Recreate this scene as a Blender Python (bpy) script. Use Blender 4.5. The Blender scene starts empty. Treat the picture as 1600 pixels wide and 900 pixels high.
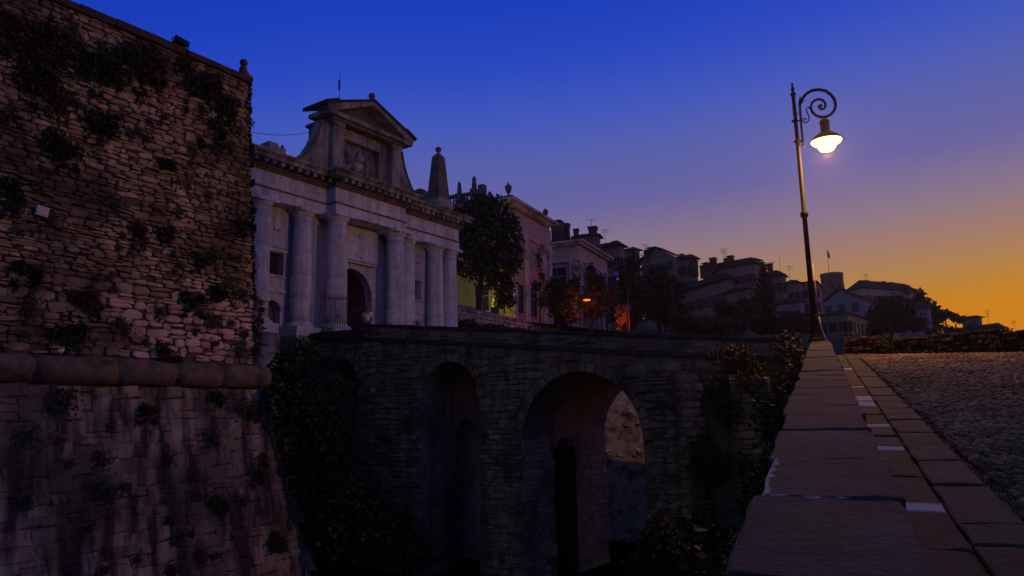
import bpy, math, random
import numpy as np
from mathutils import Vector, Matrix

rnd = random.Random(7)
scene = bpy.context.scene
COL = scene.collection

# ------------------------------------------------------------------ camera
F_PX, PITCH, ROLL = 1126.0, math.radians(10.08), math.radians(1.09)
FW = np.array([0, math.cos(PITCH), math.sin(PITCH)])
U0 = np.array([0, -math.sin(PITCH), math.cos(PITCH)])
RT = math.cos(ROLL) * np.array([1.0, 0, 0]) - math.sin(ROLL) * U0
UP = math.cos(ROLL) * U0 + math.sin(ROLL) * np.array([1.0, 0, 0])
cam_d = bpy.data.cameras.new('camera')
cam = bpy.data.objects.new('camera', cam_d)
COL.objects.link(cam)
cam_d.sensor_width = 36.0
cam_d.lens = F_PX / 1600 * 36.0
cam_d.clip_start = 0.05
cam_d.clip_end = 3000
M = Matrix.Identity(4)
for i in range(3):
    M[i][0], M[i][1], M[i][2] = RT[i], UP[i], -FW[i]
cam.matrix_world = M
scene.camera = cam

# ------------------------------------------------------------------ exposure and dusk sky
scene.view_settings.view_transform = 'Standard'
scene.view_settings.look = 'None'
scene.view_settings.exposure = 0.0
scene.view_settings.gamma = 1.0
scene.render.resolution_x, scene.render.resolution_y = 1024, 576
try:
    scene.cycles.max_bounces = 5
    scene.cycles.diffuse_bounces = 3
    scene.cycles.sample_clamp_indirect = 4.0
except Exception:
    pass


def lin(r, g, b):
    return tuple(((c / 255) / 12.92 if c / 255 <= .04045 else ((c / 255 + .055) / 1.055) ** 2.4) for c in (r, g, b)) + (1.0,)


class NT:
    """small helper to write node trees"""
    def __init__(s, tree):
        s.t = tree
        s.n = tree.nodes
        s.n.clear()

    def node(s, kind, _props=None, **ins):
        nd = s.n.new(kind)
        for k, v in (_props or {}).items():
            setattr(nd, k, v)
        for k, v in ins.items():
            key = int(k[1:]) if k[0] == 'i' and k[1:].isdigit() else k.replace('_', ' ')
            s.put(nd.inputs[key], v)
        return nd

    def put(s, sock, v):
        if isinstance(v, bpy.types.NodeSocket):
            s.t.links.new(v, sock)
        else:
            sock.default_value = v

    def math(s, op, a, b=0.0, c=0.0, clamp=False):
        nd = s.node('ShaderNodeMath', {'operation': op, 'use_clamp': clamp}, i0=a, i1=b, i2=c)
        return nd.outputs[0]

    def ramp(s, fac, stops, interp='LINEAR'):
        nd = s.node('ShaderNodeValToRGB')
        cr = nd.color_ramp
        cr.interpolation = interp
        while len(cr.elements) < len(stops):
            cr.elements.new(0.5)
        for e, (p, c) in zip(cr.elements, stops):
            e.position = p
            e.color = c if len(c) == 4 else tuple(c) + (1,)
        s.put(nd.inputs[0], fac)
        return nd.outputs[0]

    def mix(s, fac, a, b, mode='MIX'):
        nd = s.node('ShaderNodeMix', {'data_type': 'RGBA', 'blend_type': mode})
        s.put(nd.inputs[0], fac)
        s.put(nd.inputs[6], a)
        s.put(nd.inputs[7], b)
        return nd.outputs[2]

    def noise(s, vec, scale, detail=4, rough=.6):
        nd = s.node('ShaderNodeTexNoise', Scale=scale, Detail=detail, Roughness=rough)
        s.put(nd.inputs['Vector'], vec)
        return nd.outputs[0]

    def scale(s, vec, xyz):
        nd = s.node('ShaderNodeMapping')
        s.put(nd.inputs['Vector'], vec)
        nd.inputs['Scale'].default_value = xyz
        return nd.outputs[0]


world = bpy.data.worlds.new('World')
scene.world = world
world.use_nodes = True
w = NT(world.node_tree)
SUNSET_AZ = math.radians(45)      # the sun has gone down to the right of the frame
tc = w.node('ShaderNodeTexCoord')
sep = w.node('ShaderNodeSeparateXYZ', Vector=tc.outputs['Generated'])
el = w.math('ARCSINE', sep.outputs[2])
az = w.math('ARCTAN2', sep.outputs[0], sep.outputs[1])
dif = w.math('ABSOLUTE', w.math('WRAP', w.math('SUBTRACT', az, SUNSET_AZ), math.pi, -math.pi))
elp = w.math('ABSOLUTE', el)
# away from the sunset the band along the horizon is mauve and reaches higher
away = w.math('MAXIMUM', w.math('SUBTRACT', dif, math.radians(60)), 0.0)
base = w.math('MINIMUM', w.math('MULTIPLY_ADD', away, .20, w.math('MULTIPLY', dif, .05)), math.radians(16))
east = w.math('DIVIDE', w.math('SUBTRACT', dif, math.radians(118)), math.radians(45), clamp=True)
sky_t = w.math('DIVIDE', w.math('ADD', w.math('MULTIPLY', elp, w.math('MULTIPLY_ADD', east, -.45, 1.0)), base), math.radians(90))
SKY = [(0, (232, 122, 2)), (5.5, (216, 130, 0)), (7, (210, 132, 0)), (8.4, (198, 133, 30)), (10.2, (180, 131, 76)), (12.6, (160, 124, 112)), (14.4, (142, 120, 134)), (18.5, (102, 100, 160)),
       (22, (87, 97, 172)), (25.5, (64, 88, 188)), (29, (42, 74, 192)), (33, (27, 64, 188)), (37, (21, 56, 180)), (42, (30, 58, 156)), (52, (44, 64, 124)), (64, (52, 68, 104)), (90, (54, 68, 94))]
sky_c = w.ramp(sky_t, [(d / 90, lin(*c)) for d, c in SKY])
# dusky mauve haze opposite the sunset, glow round the place where the sun went down
sky_c = w.mix(w.math('MULTIPLY', east, .8), sky_c, lin(88, 97, 106))
glow = w.math('DIVIDE', w.math('SUBTRACT', math.radians(6.0), w.math('ADD', elp, w.math('MULTIPLY', dif, .12))), math.radians(6.0), clamp=True)
sky_c = w.mix(glow, sky_c, (2.6, 1.15, .22, 1))
bg = w.node('ShaderNodeBackground', Color=sky_c, Strength=1.0)
w.node('ShaderNodeOutputWorld', Surface=bg.outputs[0])


# ------------------------------------------------------------------ projections (where a thing of the photo stands at a given distance)
def ray(px, py):
    return RT * (px - 800) / F_PX + UP * (450 - py) / F_PX + FW


def at(px, py, Y):
    d = ray(px, py)
    return d * Y / d[1]


def on_plane(px, py, p0, n):
    d = ray(px, py)
    return d * ((p0 @ n) / (d @ n))


def v3(*a):
    return np.array(a, float)


DV = v3(0.57574, 0.81763, 0)      # along the gate front, away from the camera
NV = v3(0.81763, -0.57574, 0)     # out of the gate front
GO = at(510, 520, 36.0)           # pedestal level of the gate
GATE_ROT = math.atan2(DV[1], DV[0])
FLOOR = -6.3

# ------------------------------------------------------------------ object helpers


def mesh(name, verts, faces, mats=None, smooth=False, mat_idx=None):
    me = bpy.data.meshes.new(name)
    me.from_pydata([tuple(map(float, v)) for v in verts], [], faces)
    for m in (mats if isinstance(mats, (list, tuple)) else [mats] if mats else []):
        me.materials.append(m)
    if mat_idx is not None:
        me.polygons.foreach_set('material_index', mat_idx)
    if smooth:
        me.polygons.foreach_set('use_smooth', [True] * len(me.polygons))
    me.update()
    return me


def obj(name, me, parent=None, loc=None, rot=None, scale=None, matrix=None):
    o = bpy.data.objects.new(name, me)
    COL.objects.link(o)
    if parent is not None:
        o.parent = parent
    if matrix is not None:
        o.matrix_local = matrix
    else:
        if loc is not None:
            o.location = tuple(map(float, loc))
        if rot is not None:
            o.rotation_euler = rot
        if scale is not None:
            o.scale = scale
    return o


def tag(o, label=None, cat=None, group=None, kind=None):
    if label:
        o['label'] = label
    if cat:
        o['category'] = cat
    if group:
        o['group'] = group
    if kind:
        o['kind'] = kind
    return o


def thing(name, label, cat, loc=(0, 0, 0), rotz=0.0, group=None):
    o = obj(name, None, None, loc, (0, 0, rotz))
    o.empty_display_size = .3
    return tag(o, label, cat, group)


class MB:
    """collects solids into one mesh"""
    def __init__(s):
        s.v, s.f, s.mi = [], [], []

    def add(s, verts, faces, mi=0):
        b = len(s.v)
        s.v += [tuple(map(float, p)) for p in verts]
        s.f += [tuple(i + b for i in f) for f in faces]
        s.mi += [mi] * len(faces)
        return s

    def box(s, x0, x1, y0, y1, z0, z1, mi=0, taper=0.0):
        t = taper
        return s.add([(x0, y0, z0), (x1, y0, z0), (x1, y1, z0), (x0, y1, z0), (x0 + t, y0 + t, z1), (x1 - t, y0 + t, z1), (x1 - t, y1 - t, z1), (x0 + t, y1 - t, z1)],
                     [(3, 2, 1, 0), (4, 5, 6, 7), (0, 1, 5, 4), (1, 2, 6, 5), (2, 3, 7, 6), (3, 0, 4, 7)], mi)

    def lathe(s, prof, cx=0, cy=0, seg=20, mi=0):
        n = len(prof)
        vs = [(cx + r * math.cos(2 * math.pi * k / seg), cy + r * math.sin(2 * math.pi * k / seg), z) for r, z in prof for k in range(seg)]
        fs = [(i * seg + k, i * seg + (k + 1) % seg, (i + 1) * seg + (k + 1) % seg, (i + 1) * seg + k) for i in range(n - 1) for k in range(seg)]
        fs.append(tuple(range(seg))[::-1])
        fs.append(tuple((n - 1) * seg + k for k in range(seg)))
        return s.add(vs, fs, mi)

    def tube(s, pts, r, seg=6, mi=0):
        pts = [np.array(p, float) for p in pts]
        rs = r if isinstance(r, (list, tuple)) else [r] * len(pts)
        vs, fs = [], []
        for i, p in enumerate(pts):
            t = pts[min(i + 1, len(pts) - 1)] - pts[max(i - 1, 0)]
            t = t / (np.linalg.norm(t) + 1e-9)
            a = np.cross(t, v3(0.31, 0.92, 0.23))
            a /= np.linalg.norm(a) + 1e-9
            b = np.cross(t, a)
            for k in range(seg):
                an = 2 * math.pi * k / seg
                vs.append(p + (a * math.cos(an) + b * math.sin(an)) * rs[i])
        for i in range(len(pts) - 1):
            for k in range(seg):
                fs.append((i * seg + k, i * seg + (k + 1) % seg, (i + 1) * seg + (k + 1) % seg, (i + 1) * seg + k))
        fs.append(tuple(range(seg))[::-1])
        fs.append(tuple((len(pts) - 1) * seg + k for k in range(seg)))
        return s.add(vs, fs, mi)

    def ball(s, c, r, seg=12, rings=8, mi=0):
        rx, ry, rz = (r, r, r) if not isinstance(r, (tuple, list)) else r
        vs = [(c[0], c[1], c[2] - rz)]
        for i in range(1, rings):
            a = -math.pi / 2 + math.pi * i / rings
            vs += [(c[0] + rx * math.cos(a) * math.cos(2 * math.pi * k / seg), c[1] + ry * math.cos(a) * math.sin(2 * math.pi * k / seg), c[2] + rz * math.sin(a)) for k in range(seg)]
        vs.append((c[0], c[1], c[2] + rz))
        fs = [(0, 1 + (k + 1) % seg, 1 + k) for k in range(seg)]
        for i in range(rings - 2):
            fs += [(1 + i * seg + k, 1 + i * seg + (k + 1) % seg, 1 + (i + 1) * seg + (k + 1) % seg, 1 + (i + 1) * seg + k) for k in range(seg)]
        top = len(vs) - 1
        fs += [(top, 1 + (rings - 2) * seg + k, 1 + (rings - 2) * seg + (k + 1) % seg) for k in range(seg)]
        return s.add(vs, fs, mi)

    def prism(s, poly, y0, y1, mi=0):
        """polygon in x,z (counter-clockwise seen from -y) extruded from y0 (front) to y1"""
        n = len(poly)
        vs = [(x, y0, z) for x, z in poly] + [(x, y1, z) for x, z in poly]
        fs = [tuple(range(n)), tuple(range(n, 2 * n))[::-1]]
        fs += [((i + 1) % n, i, n + i, n + (i + 1) % n) for i in range(n)]
        return s.add(vs, fs, mi)

    def build(s, name, mats, parent=None, smooth=False, **k):
        return obj(name, mesh(name, s.v, s.f, mats, smooth, s.mi), parent, **k)


def shape(outlines, y0, y1):
    """mesh data of a plate with holes: outlines are polygons in x,z, plate lies between y0 and y1"""
    cu = bpy.data.curves.new('plate', 'CURVE')
    cu.dimensions = '2D'
    cu.fill_mode = 'BOTH'
    cu.extrude = abs(y1 - y0) / 2
    for ol in outlines:
        sp = cu.splines.new('POLY')
        sp.points.add(len(ol) - 1)
        for p, (x, z) in zip(sp.points, ol):
            p.co = (x, z, 0, 1)
        sp.use_cyclic_u = True
    o = bpy.data.objects.new('plate', cu)
    COL.objects.link(o)
    dg = bpy.context.evaluated_depsgraph_get()
    me = bpy.data.meshes.new_from_object(o.evaluated_get(dg))
    bpy.data.objects.remove(o)
    bpy.data.curves.remove(cu)
    mid = (y0 + y1) / 2
    vs = [(v.co.x, mid - v.co.z, v.co.y) for v in me.vertices]
    fs = [tuple(p.vertices) for p in me.polygons]
    bpy.data.meshes.remove(me)
    return vs, fs


def arch(cx, half, spring, bottom, seg=20):
    pts = [(cx - half, bottom), (cx + half, bottom)]
    pts += [(cx + half * math.cos(math.pi * k / seg), spring + half * math.sin(math.pi * k / seg)) for k in range(seg + 1)]
    return pts


# ------------------------------------------------------------------ materials
def principled(name, build, rough=.9, bump=None):
    m = bpy.data.materials.new(name)
    m.use_nodes = True
    t = NT(m.node_tree)
    geo = t.node('ShaderNodeNewGeometry')
    pos = geo.outputs['Position']
    oi = t.node('ShaderNodeObjectInfo')
    rv = t.math('FRACT', t.math('ADD', oi.outputs['Random'], geo.outputs['Random Per Island']))
    col = build(t, pos, rv)
    b = t.node('ShaderNodeBsdfPrincipled', Roughness=rough)
    t.put(b.inputs['Base Color'], col)
    b.inputs['Specular IOR Level'].default_value = .25
    if bump:
        sc, st = bump
        h = t.math('ADD', t.noise(pos, sc, 6, .65), t.math('MULTIPLY', t.noise(pos, sc * 4.3, 3, .7), .5))
        bn = t.node('ShaderNodeBump', Strength=st, Distance=.03, Height=h)
        t.put(b.inputs['Normal'], bn.outputs[0])
    t.node('ShaderNodeOutputMaterial', Surface=b.outputs[0])
    return m


def plain(name, c, rough=.8, var=.25, sc=3.0, metal=0.0, bump=None):
    def f(t, pos, rv):
        k = t.math('ADD', 1 - var, t.math('MULTIPLY', t.noise(pos, sc), 2 * var))
        nd = t.node('ShaderNodeVectorMath', {'operation': 'SCALE'})
        nd.inputs[0].default_value = c[:3]
        t.put(nd.inputs['Scale'], k)
        return nd.outputs[0]
    m = principled(name, f, rough, bump)
    m.node_tree.nodes['Principled BSDF'].inputs['Metallic'].default_value = metal
    return m


def stone(name, cols, dirt=(.03, .022, .016), dirt_lo=.48, dirt_hi=.66, dirt_sc=.8, streak=0.0, bump=(9, .7), rough=.92, moss=None):
    def f(t, pos, rv):
        n = len(cols)
        c = t.ramp(rv, [(i / max(1, n - 1), k) for i, k in enumerate(cols)])
        fine = t.noise(pos, 14, 5, .7)
        c = t.mix(t.math('MULTIPLY', fine, .9, clamp=True), t.mix(.55, c, (.05, .035, .025, 1)), c)
        c = t.mix(.35, c, t.mix(1.0, c, t.ramp(t.noise(pos, 3.1, 3), [(.3, (.35, .33, .33)), (.7, (1.4, 1.35, 1.3))]), 'MULTIPLY'))
        d = t.ramp(t.noise(pos, dirt_sc, 5, .62), [(dirt_lo, (0, 0, 0)), (dirt_hi, (1, 1, 1))])
        c = t.mix(t.math('MULTIPLY', d, .8), c, tuple(dirt) + (1,))
        if streak:
            sn = t.noise(t.scale(pos, (2.2, 2.2, .16)), 1.0, 5, .6)
            sd = t.ramp(sn, [(.44, (0, 0, 0)), (.6, (1, 1, 1))])
            c = t.mix(t.math('MULTIPLY', sd, streak), c, (.028, .022, .024, 1))
        if moss:
            mn = t.ramp(t.noise(pos, 1.3, 5, .7), [(.56, (0, 0, 0)), (.66, (1, 1, 1))])
            c = t.mix(t.math('MULTIPLY', mn, .8), c, tuple(moss) + (1,))
        return c
    return principled(name, f, rough, bump)


def leafmat(name, a, b):
    m = principled(name, lambda t, pos, rv: t.ramp(rv, [(0, a), (1, b)]), .7)
    return m


M_RUBBLE = stone('sandstone_rubble', [(.58, .47, .28), (.38, .30, .18), (.66, .56, .37), (.46, .37, .22), (.25, .195, .12), (.62, .45, .26)], moss=(.022, .028, .013), dirt_sc=.36, dirt_lo=.43, dirt_hi=.60)
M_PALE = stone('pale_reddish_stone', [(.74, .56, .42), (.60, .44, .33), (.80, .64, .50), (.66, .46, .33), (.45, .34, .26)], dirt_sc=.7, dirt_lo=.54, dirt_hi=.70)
M_RUBBLE_CORE = stone('rubble_joints', [(.15, .11, .075), (.12, .09, .065)], dirt_sc=1.5)
M_SCARP = stone('scarp_blocks', [(.50, .45, .32), (.36, .32, .22), (.60, .54, .40), (.42, .35, .23)], streak=.95, dirt=(.045, .042, .034), dirt_sc=.36, dirt_lo=.37, dirt_hi=.57)
M_CORDON = stone('cordon_stone', [(.16, .13, .095), (.21, .17, .12), (.12, .10, .075)], dirt_sc=1.4)
M_DARKCOPE = stone('coping_stone', [(.07, .055, .045), (.09, .07, .05)], dirt_sc=2)
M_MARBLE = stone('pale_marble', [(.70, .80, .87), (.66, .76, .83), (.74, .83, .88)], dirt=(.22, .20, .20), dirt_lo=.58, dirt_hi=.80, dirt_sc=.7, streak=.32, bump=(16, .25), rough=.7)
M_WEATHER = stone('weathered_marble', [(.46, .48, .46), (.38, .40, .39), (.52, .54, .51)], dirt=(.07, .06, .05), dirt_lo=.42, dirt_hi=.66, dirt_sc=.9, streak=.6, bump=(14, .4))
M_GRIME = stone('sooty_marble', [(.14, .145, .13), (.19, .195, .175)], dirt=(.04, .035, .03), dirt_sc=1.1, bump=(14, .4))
M_VIADUCT = stone('viaduct_stone', [(.50, .33, .20), (.34, .225, .145), (.58, .41, .26), (.25, .17, .11)], dirt_sc=.5, streak=.4, moss=(.02, .022, .012))
M_BRICKY = stone('pier_stone', [(.60, .42, .29), (.46, .32, .22), (.66, .49, .36)], dirt_sc=.6, dirt_lo=.5, dirt_hi=.7)
M_ROCK = stone('pale_rock', [(.50, .50, .54), (.34, .34, .37), (.62, .62, .66), (.16, .16, .17)], dirt_sc=1.6)
M_SLAB = stone('grey_slab', [(.052, .088, .084), (.032, .052, .048), (.060, .098, .094), (.042, .062, .060)], dirt=(.028, .027, .026), dirt_lo=.44, dirt_hi=.66, dirt_sc=2.3, bump=(13, 1.0), rough=.85)
M_PAVE = stone('pavement_stone', [(.050, .070, .062), (.042, .056, .05), (.058, .078, .068)], dirt=(.028, .026, .024), dirt_lo=.46, dirt_hi=.66, dirt_sc=2.2, bump=(15, .8), rough=.85)
M_WHITE = stone('white_stone', [(.74, .70, .70), (.80, .76, .75)], dirt=(.4, .36, .35), dirt_sc=2.5, dirt_lo=.6, dirt_hi=.8, bump=(22, .2))
M_MORTAR = plain('lime_mortar', (.62, .58, .56), .95, .35, 18, bump=(40, .5))
M_COBBLE = stone('cobble_stone', [(.33, .21, .10), (.21, .14, .075), (.38, .28, .16), (.26, .165, .08), (.50, .42, .31)], dirt_sc=.9, dirt=(.05, .036, .026), dirt_lo=.42, dirt_hi=.62, bump=(30, .4), rough=.85)
M_SOIL = stone('dry_soil', [(.085, .062, .042), (.085, .062, .042)], dirt_sc=.7)
M_DITCH = stone('ditch_ground', [(.12, .09, .05), (.12, .09, .05)], dirt_sc=.3, dirt=(.04, .045, .02))
M_HILL = stone('hill_ground', [(.05, .05, .025), (.05, .05, .025)], dirt_sc=.05, dirt=(.03, .032, .016))
M_IRON = plain('dark_iron', (.012, .014, .014), .45, .2, 20)
M_BLACK = plain('black_paint', (.007, .007, .008), .75, .15, 12)
M_BLACK.node_tree.nodes['Principled BSDF'].inputs['Specular IOR Level'].default_value = .06
M_WOOD = plain('dark_wood', (.035, .024, .016), .7, .3, 8)
M_LEAF = leafmat('leaf_dark', (.018, .026, .010), (.05, .065, .022))
M_LEAF2 = leafmat('leaf_ivy', (.03, .045, .015), (.10, .115, .035))
M_LEAF3 = leafmat('leaf_conifer', (.012, .018, .010), (.03, .04, .02))
M_DRY = leafmat('dry_weed', (.03, .024, .012), (.09, .065, .03))
M_BARK = plain('bark', (.035, .026, .02), .95, .4, 14, bump=(20, .8))
M_TILE = stone('roof_tiles', [(.045, .033, .024), (.06, .042, .03)], dirt_sc=.3, bump=(3, .6))
M_GLASS = plain('window_glass', (.012, .013, .016), .15, .1)
M_SHUT = plain('shutter_paint', (.035, .04, .035), .7, .2)


def wallmat(name, c, dark=.5):
    return stone(name, [c, tuple(k * .93 for k in c)], dirt=tuple(k * dark for k in c), dirt_sc=.22, dirt_lo=.45, dirt_hi=.75, streak=.15, bump=(5, .2))


def emit(name, c, s):
    m = bpy.data.materials.new(name)
    m.use_nodes = True
    t = NT(m.node_tree)
    e = t.node('ShaderNodeEmission', Color=tuple(c) + (1,), Strength=s)
    t.node('ShaderNodeOutputMaterial', Surface=e.outputs[0])
    return m


# ------------------------------------------------------------------ stones
def rough_stone(seed):
    """a dressed stone, unit size: x,z in -.5..+.5, face at y=-1, sides run back to y=0; 26 triangles"""
    r = random.Random(seed)
    j = lambda a: r.uniform(-a, a)
    back = [(-.5, 0, -.5), (.5, 0, -.5), (.5, 0, .5), (-.5, 0, .5)]
    mid = [(x * .99 + j(.05), -.62 + j(.12), z * .98 + j(.07)) for x, y, z in back]
    fr = [(x * .84 + j(.06), -1 + j(.10), z * .78 + j(.09)) for x, y, z in back]
    c = (j(.12), -1.08, j(.12))
    vs = back + mid + fr + [c]
    fs = []
    for i in range(4):
        k = (i + 1) % 4
        fs += [(i, k, 4 + k, 4 + i), (4 + i, 4 + k, 8 + k, 8 + i), (8 + i, 8 + k, 12)]
    return np.array(vs), fs


def rubble_stone(seed):
    """a fieldstone with an irregular eight-sided outline, same frame as rough_stone; 40 triangles"""
    r = random.Random(seed)
    j = lambda a: r.uniform(-a, a)
    c = [r.uniform(.12, .30) for _ in range(4)]
    o = [(-.5 + c[0], -.5), (.5 - c[1], -.5), (.5, -.5 + c[1]), (.5, .5 - c[2]), (.5 - c[2], .5), (-.5 + c[3], .5), (-.5, .5 - c[3]), (-.5, -.5 + c[0])]
    o = [(x + j(.05), z + j(.07)) for x, z in o]
    sl = (j(.25), j(.25))
    back = [(x * 1.02, 0, z * 1.02) for x, z in o]
    mid = [(x * .97 + j(.03), -.55 + j(.15), z * .95 + j(.04)) for x, z in o]
    fr = [(x * .74 + j(.05), -.92 + j(.14) + sl[0] * x + sl[1] * z, z * .70 + j(.06)) for x, z in o]
    vs = back + mid + fr + [(j(.1), -1.05 + j(.1), j(.1))]
    fs = []
    for i in range(8):
        k = (i + 1) % 8
        fs += [(i, k, 8 + k, 8 + i), (8 + i, 8 + k, 16 + k, 16 + i), (16 + i, 16 + k, 24)]
    return np.array(vs), fs


RUBBLE = [rubble_stone(i) for i in range(18)]
STONES = [rough_stone(i) for i in range(14)]


def cells(z0, z1, u0f, u1f, hs, ws, r, skip=None, split=.25):
    """random courses: returns (u, z, w, h) of every stone"""
    out = []
    z = z0
    while z < z1 - .02:
        h = min(r.uniform(*hs), z1 - z)
        if z1 - z - h < hs[0] * .6:
            h = z1 - z
        u0, u1 = u0f(z + h / 2), u1f(z + h / 2)
        u = u0 - r.uniform(0, ws[0])
        while u < u1 - .02:
            wd = min(r.uniform(*ws) * (1 + .4 * (h > .8 * hs[1])), u1 - u)
            if u1 - u - wd < ws[0] * .5:
                wd = u1 - u
            if r.random() < split and h > hs[0] * 1.1:
                f = r.uniform(.35, .65)
                cand = [(u, z, wd, h * f), (u, z + h * f, wd, h * (1 - f))]
            else:
                cand = [(u, z, wd, h)]
            for c in cand:
                if not skip or not skip(c[0] + c[2] / 2, c[1] + c[3] / 2, c[2], c[3]):
                    out.append(c)
            u += wd
        z += h
    return out


def lay(parent, frames, mat, r, depth=(.05, .14), gap=.02, nmax=300, name='stone', mass='rubble_masonry', key=None, wob=.02, shapes=None):
    """frames: list of (origin, xdir, zdir, outdir, cells); the largest stones become parts, the rest one mass"""
    allst = []
    for (o, xd, zd, nd, cs) in frames:
        for c in cs:
            allst.append((c, o, xd, zd, nd))
    allst.sort(key=key or (lambda s: -s[0][2] * s[0][3]))
    SH = shapes or STONES
    mes = [mesh(name, vs, fs, mat) for vs, fs in SH]
    mv, mf = [], []
    n = 0
    for i, (c, o, xd, zd, nd) in enumerate(allst):
        u, z, wd, h = c
        k = r.randrange(len(SH))
        dp = r.uniform(*depth)
        ctr = o + xd * (u + wd / 2) + zd * (z + h / 2)
        a = r.uniform(-wob, wob)
        ca, sa = math.cos(a), math.sin(a)
        X = (xd * ca + zd * sa) * max(.02, wd - gap)
        Z = (zd * ca - xd * sa) * max(.02, h - gap)
        Y = -nd * dp
        if i < nmax:
            m = Matrix.Identity(4)
            for q in range(3):
                m[q][0], m[q][1], m[q][2], m[q][3] = X[q], Y[q], Z[q], ctr[q]
            obj(name, mes[k], parent, matrix=m)
        else:
            vs, fs = SH[k]
            mv.append(vs @ np.array([X, Y, Z]) + ctr)
            mf += [tuple(q + n for q in f) for f in fs]
            n += len(vs)
    if mv:
        tag(obj(mass, mesh(mass, np.concatenate(mv), mf, mat), parent), kind='stuff')


# ------------------------------------------------------------------ foliage
def leaves(blobs, n, size, r, long=1.0, droop=0.0, shell=.55):
    """leaf-sized faces spread through the volume of some ellipsoids (cx,cy,cz,rx,ry,rz)"""
    rs = np.random.RandomState(r.randrange(1 << 30))
    wts = np.array([b[3] * b[4] * b[5] for b in blobs]) ** .75
    idx = rs.choice(len(blobs), n, p=wts / wts.sum())
    B = np.array(blobs)[idx]
    d = rs.normal(size=(n, 3))
    d /= np.linalg.norm(d, axis=1)[:, None]
    rad = (shell + (1 - shell) * rs.rand(n)) * (1 + .16 * rs.normal(size=n))
    P = B[:, :3] + d * B[:, 3:] * rad[:, None]
    a = rs.normal(size=(n, 3))
    a[:, 2] -= droop * 2
    a /= np.linalg.norm(a, axis=1)[:, None]
    b = np.cross(a, rs.normal(size=(n, 3)))
    b /= np.linalg.norm(b, axis=1)[:, None]
    s = size * (.55 + .9 * rs.rand(n))[:, None]
    L = a * s * long
    W = b * s * .5
    V = np.empty((n * 4, 3))
    V[0::4] = P
    V[1::4] = P + L * .5 + W
    V[2::4] = P + L
    V[3::4] = P + L * .5 - W
    return V, [(4 * i, 4 * i + 1, 4 * i + 2, 4 * i + 3) for i in range(n)]


def tree(name, label, base, blobs, n, size, trunk_r, mat=M_LEAF, cat='tree', group=None, limbs=5, seed=1, long=1.0):
    r = random.Random(seed)
    t = thing(name, label, cat, base, 0, group)
    base = np.array(base)
    bl = [tuple(np.array(b[:3]) - base) + tuple(b[3:]) for b in blobs]
    v, f = leaves(bl, n, size, r, long=long)
    obj('crown', mesh('crown', v, f, mat), t)
    tops = sorted(bl, key=lambda b: -b[3])[:limbs]
    cz = sum(b[2] for b in bl) / len(bl)
    cx = sum(b[0] for b in bl) / len(bl)
    cy = sum(b[1] for b in bl) / len(bl)
    m = MB()
    fork = v3(cx * .6, cy * .6, cz * .62)
    m.tube([(0, 0, -.3), (cx * .1, cy * .1, .25 * cz), fork, (cx, cy, cz * 1.1)], [trunk_r * 1.25, trunk_r, trunk_r * .75, trunk_r * .3], 8)
    for b in tops:
        e = v3(*b[:3])
        m.tube([fork * .85, (fork * .8 + e) / 2 + v3(0, 0, -.1 * b[5]), e + v3(0, 0, b[5] * .3)], [trunk_r * .5, trunk_r * .32, trunk_r * .1], 5)
    m.build('trunk', M_BARK, t)
    return t


def px_blobs(Y, lst, depth=.9):
    """crown ellipsoids from picture places (px, py, half width px, half height px) at distance Y"""
    out = []
    for (px, py, hw, hh) in lst:
        c = at(px, py, Y)
        k = Y / F_PX
        out.append((c[0], c[1], c[2], hw * k, max(hw, hh) * k * depth, hh * k))
    return out

# ================================================================== THE GROUND
VR = ray(1280, 497)
VR = VR / np.linalg.norm(VR)                       # up the sloping road
SR = v3(VR[1], -VR[0], 0)
SR = SR / np.linalg.norm(SR)                       # across it, to the right
NR = np.cross(SR, VR)


def road(s, v, wv):
    return SR * s + VR * v + NR * wv


W_PAVE = -1.15
LAMP = road(-.15, 23.9, -.70)


def hill_h(x, y):
    far = max(0.0, y - 40)
    z = .112 * y - 1.0
    if y < 58:
        z = FLOOR + (z - FLOOR) * max(0, (y - 46) / 12)
    a = x / max(y, 1)
    if a > .42:
        z -= (a - .42) * .20 * y * min(1, far / 60)
    if 100 < y:
        z += .045 * (min(y, 190) - 100) * max(0, min(1, (.46 - a) / .1))
    if y > 190:
        z -= (y - 190) * .16
    return max(z, FLOOR - 2.5)


tag(obj('ditch_floor', mesh('ditch_floor', [(-90, -40, FLOOR), (40, -40, FLOOR), (40, 60, FLOOR), (-90, 60, FLOOR)], [(0, 1, 2, 3)], M_DITCH)), kind='structure')
hv, hf = [], []
nx, ny = 60, 50
for j in range(ny + 1):
    y = 29 + 480 * (j / ny) ** 2
    for i in range(nx + 1):
        x = (i / nx * 2 - 1) * (30 + y * 1.3) + .1 * y
        hv.append((x, y, hill_h(x, y) + (rnd.uniform(0, .6) if y > 60 else 0)))
hf = [(j * (nx + 1) + i, j * (nx + 1) + i + 1, (j + 1) * (nx + 1) + i + 1, (j + 1) * (nx + 1) + i) for j in range(ny) for i in range(nx)]
tag(obj('hill_terrain', mesh('hill_terrain', hv, hf, M_HILL, True)), kind='structure')
tag(obj('plain', mesh('plain', [(-760, -500, FLOOR - 3), (760, -500, FLOOR - 3), (760, 540, FLOOR - 3), (-760, 540, FLOOR - 3)], [(0, 1, 2, 3)], M_HILL)), kind='structure')

# ================================================================== NEAR WALL, PAVEMENT AND COBBLES


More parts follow.
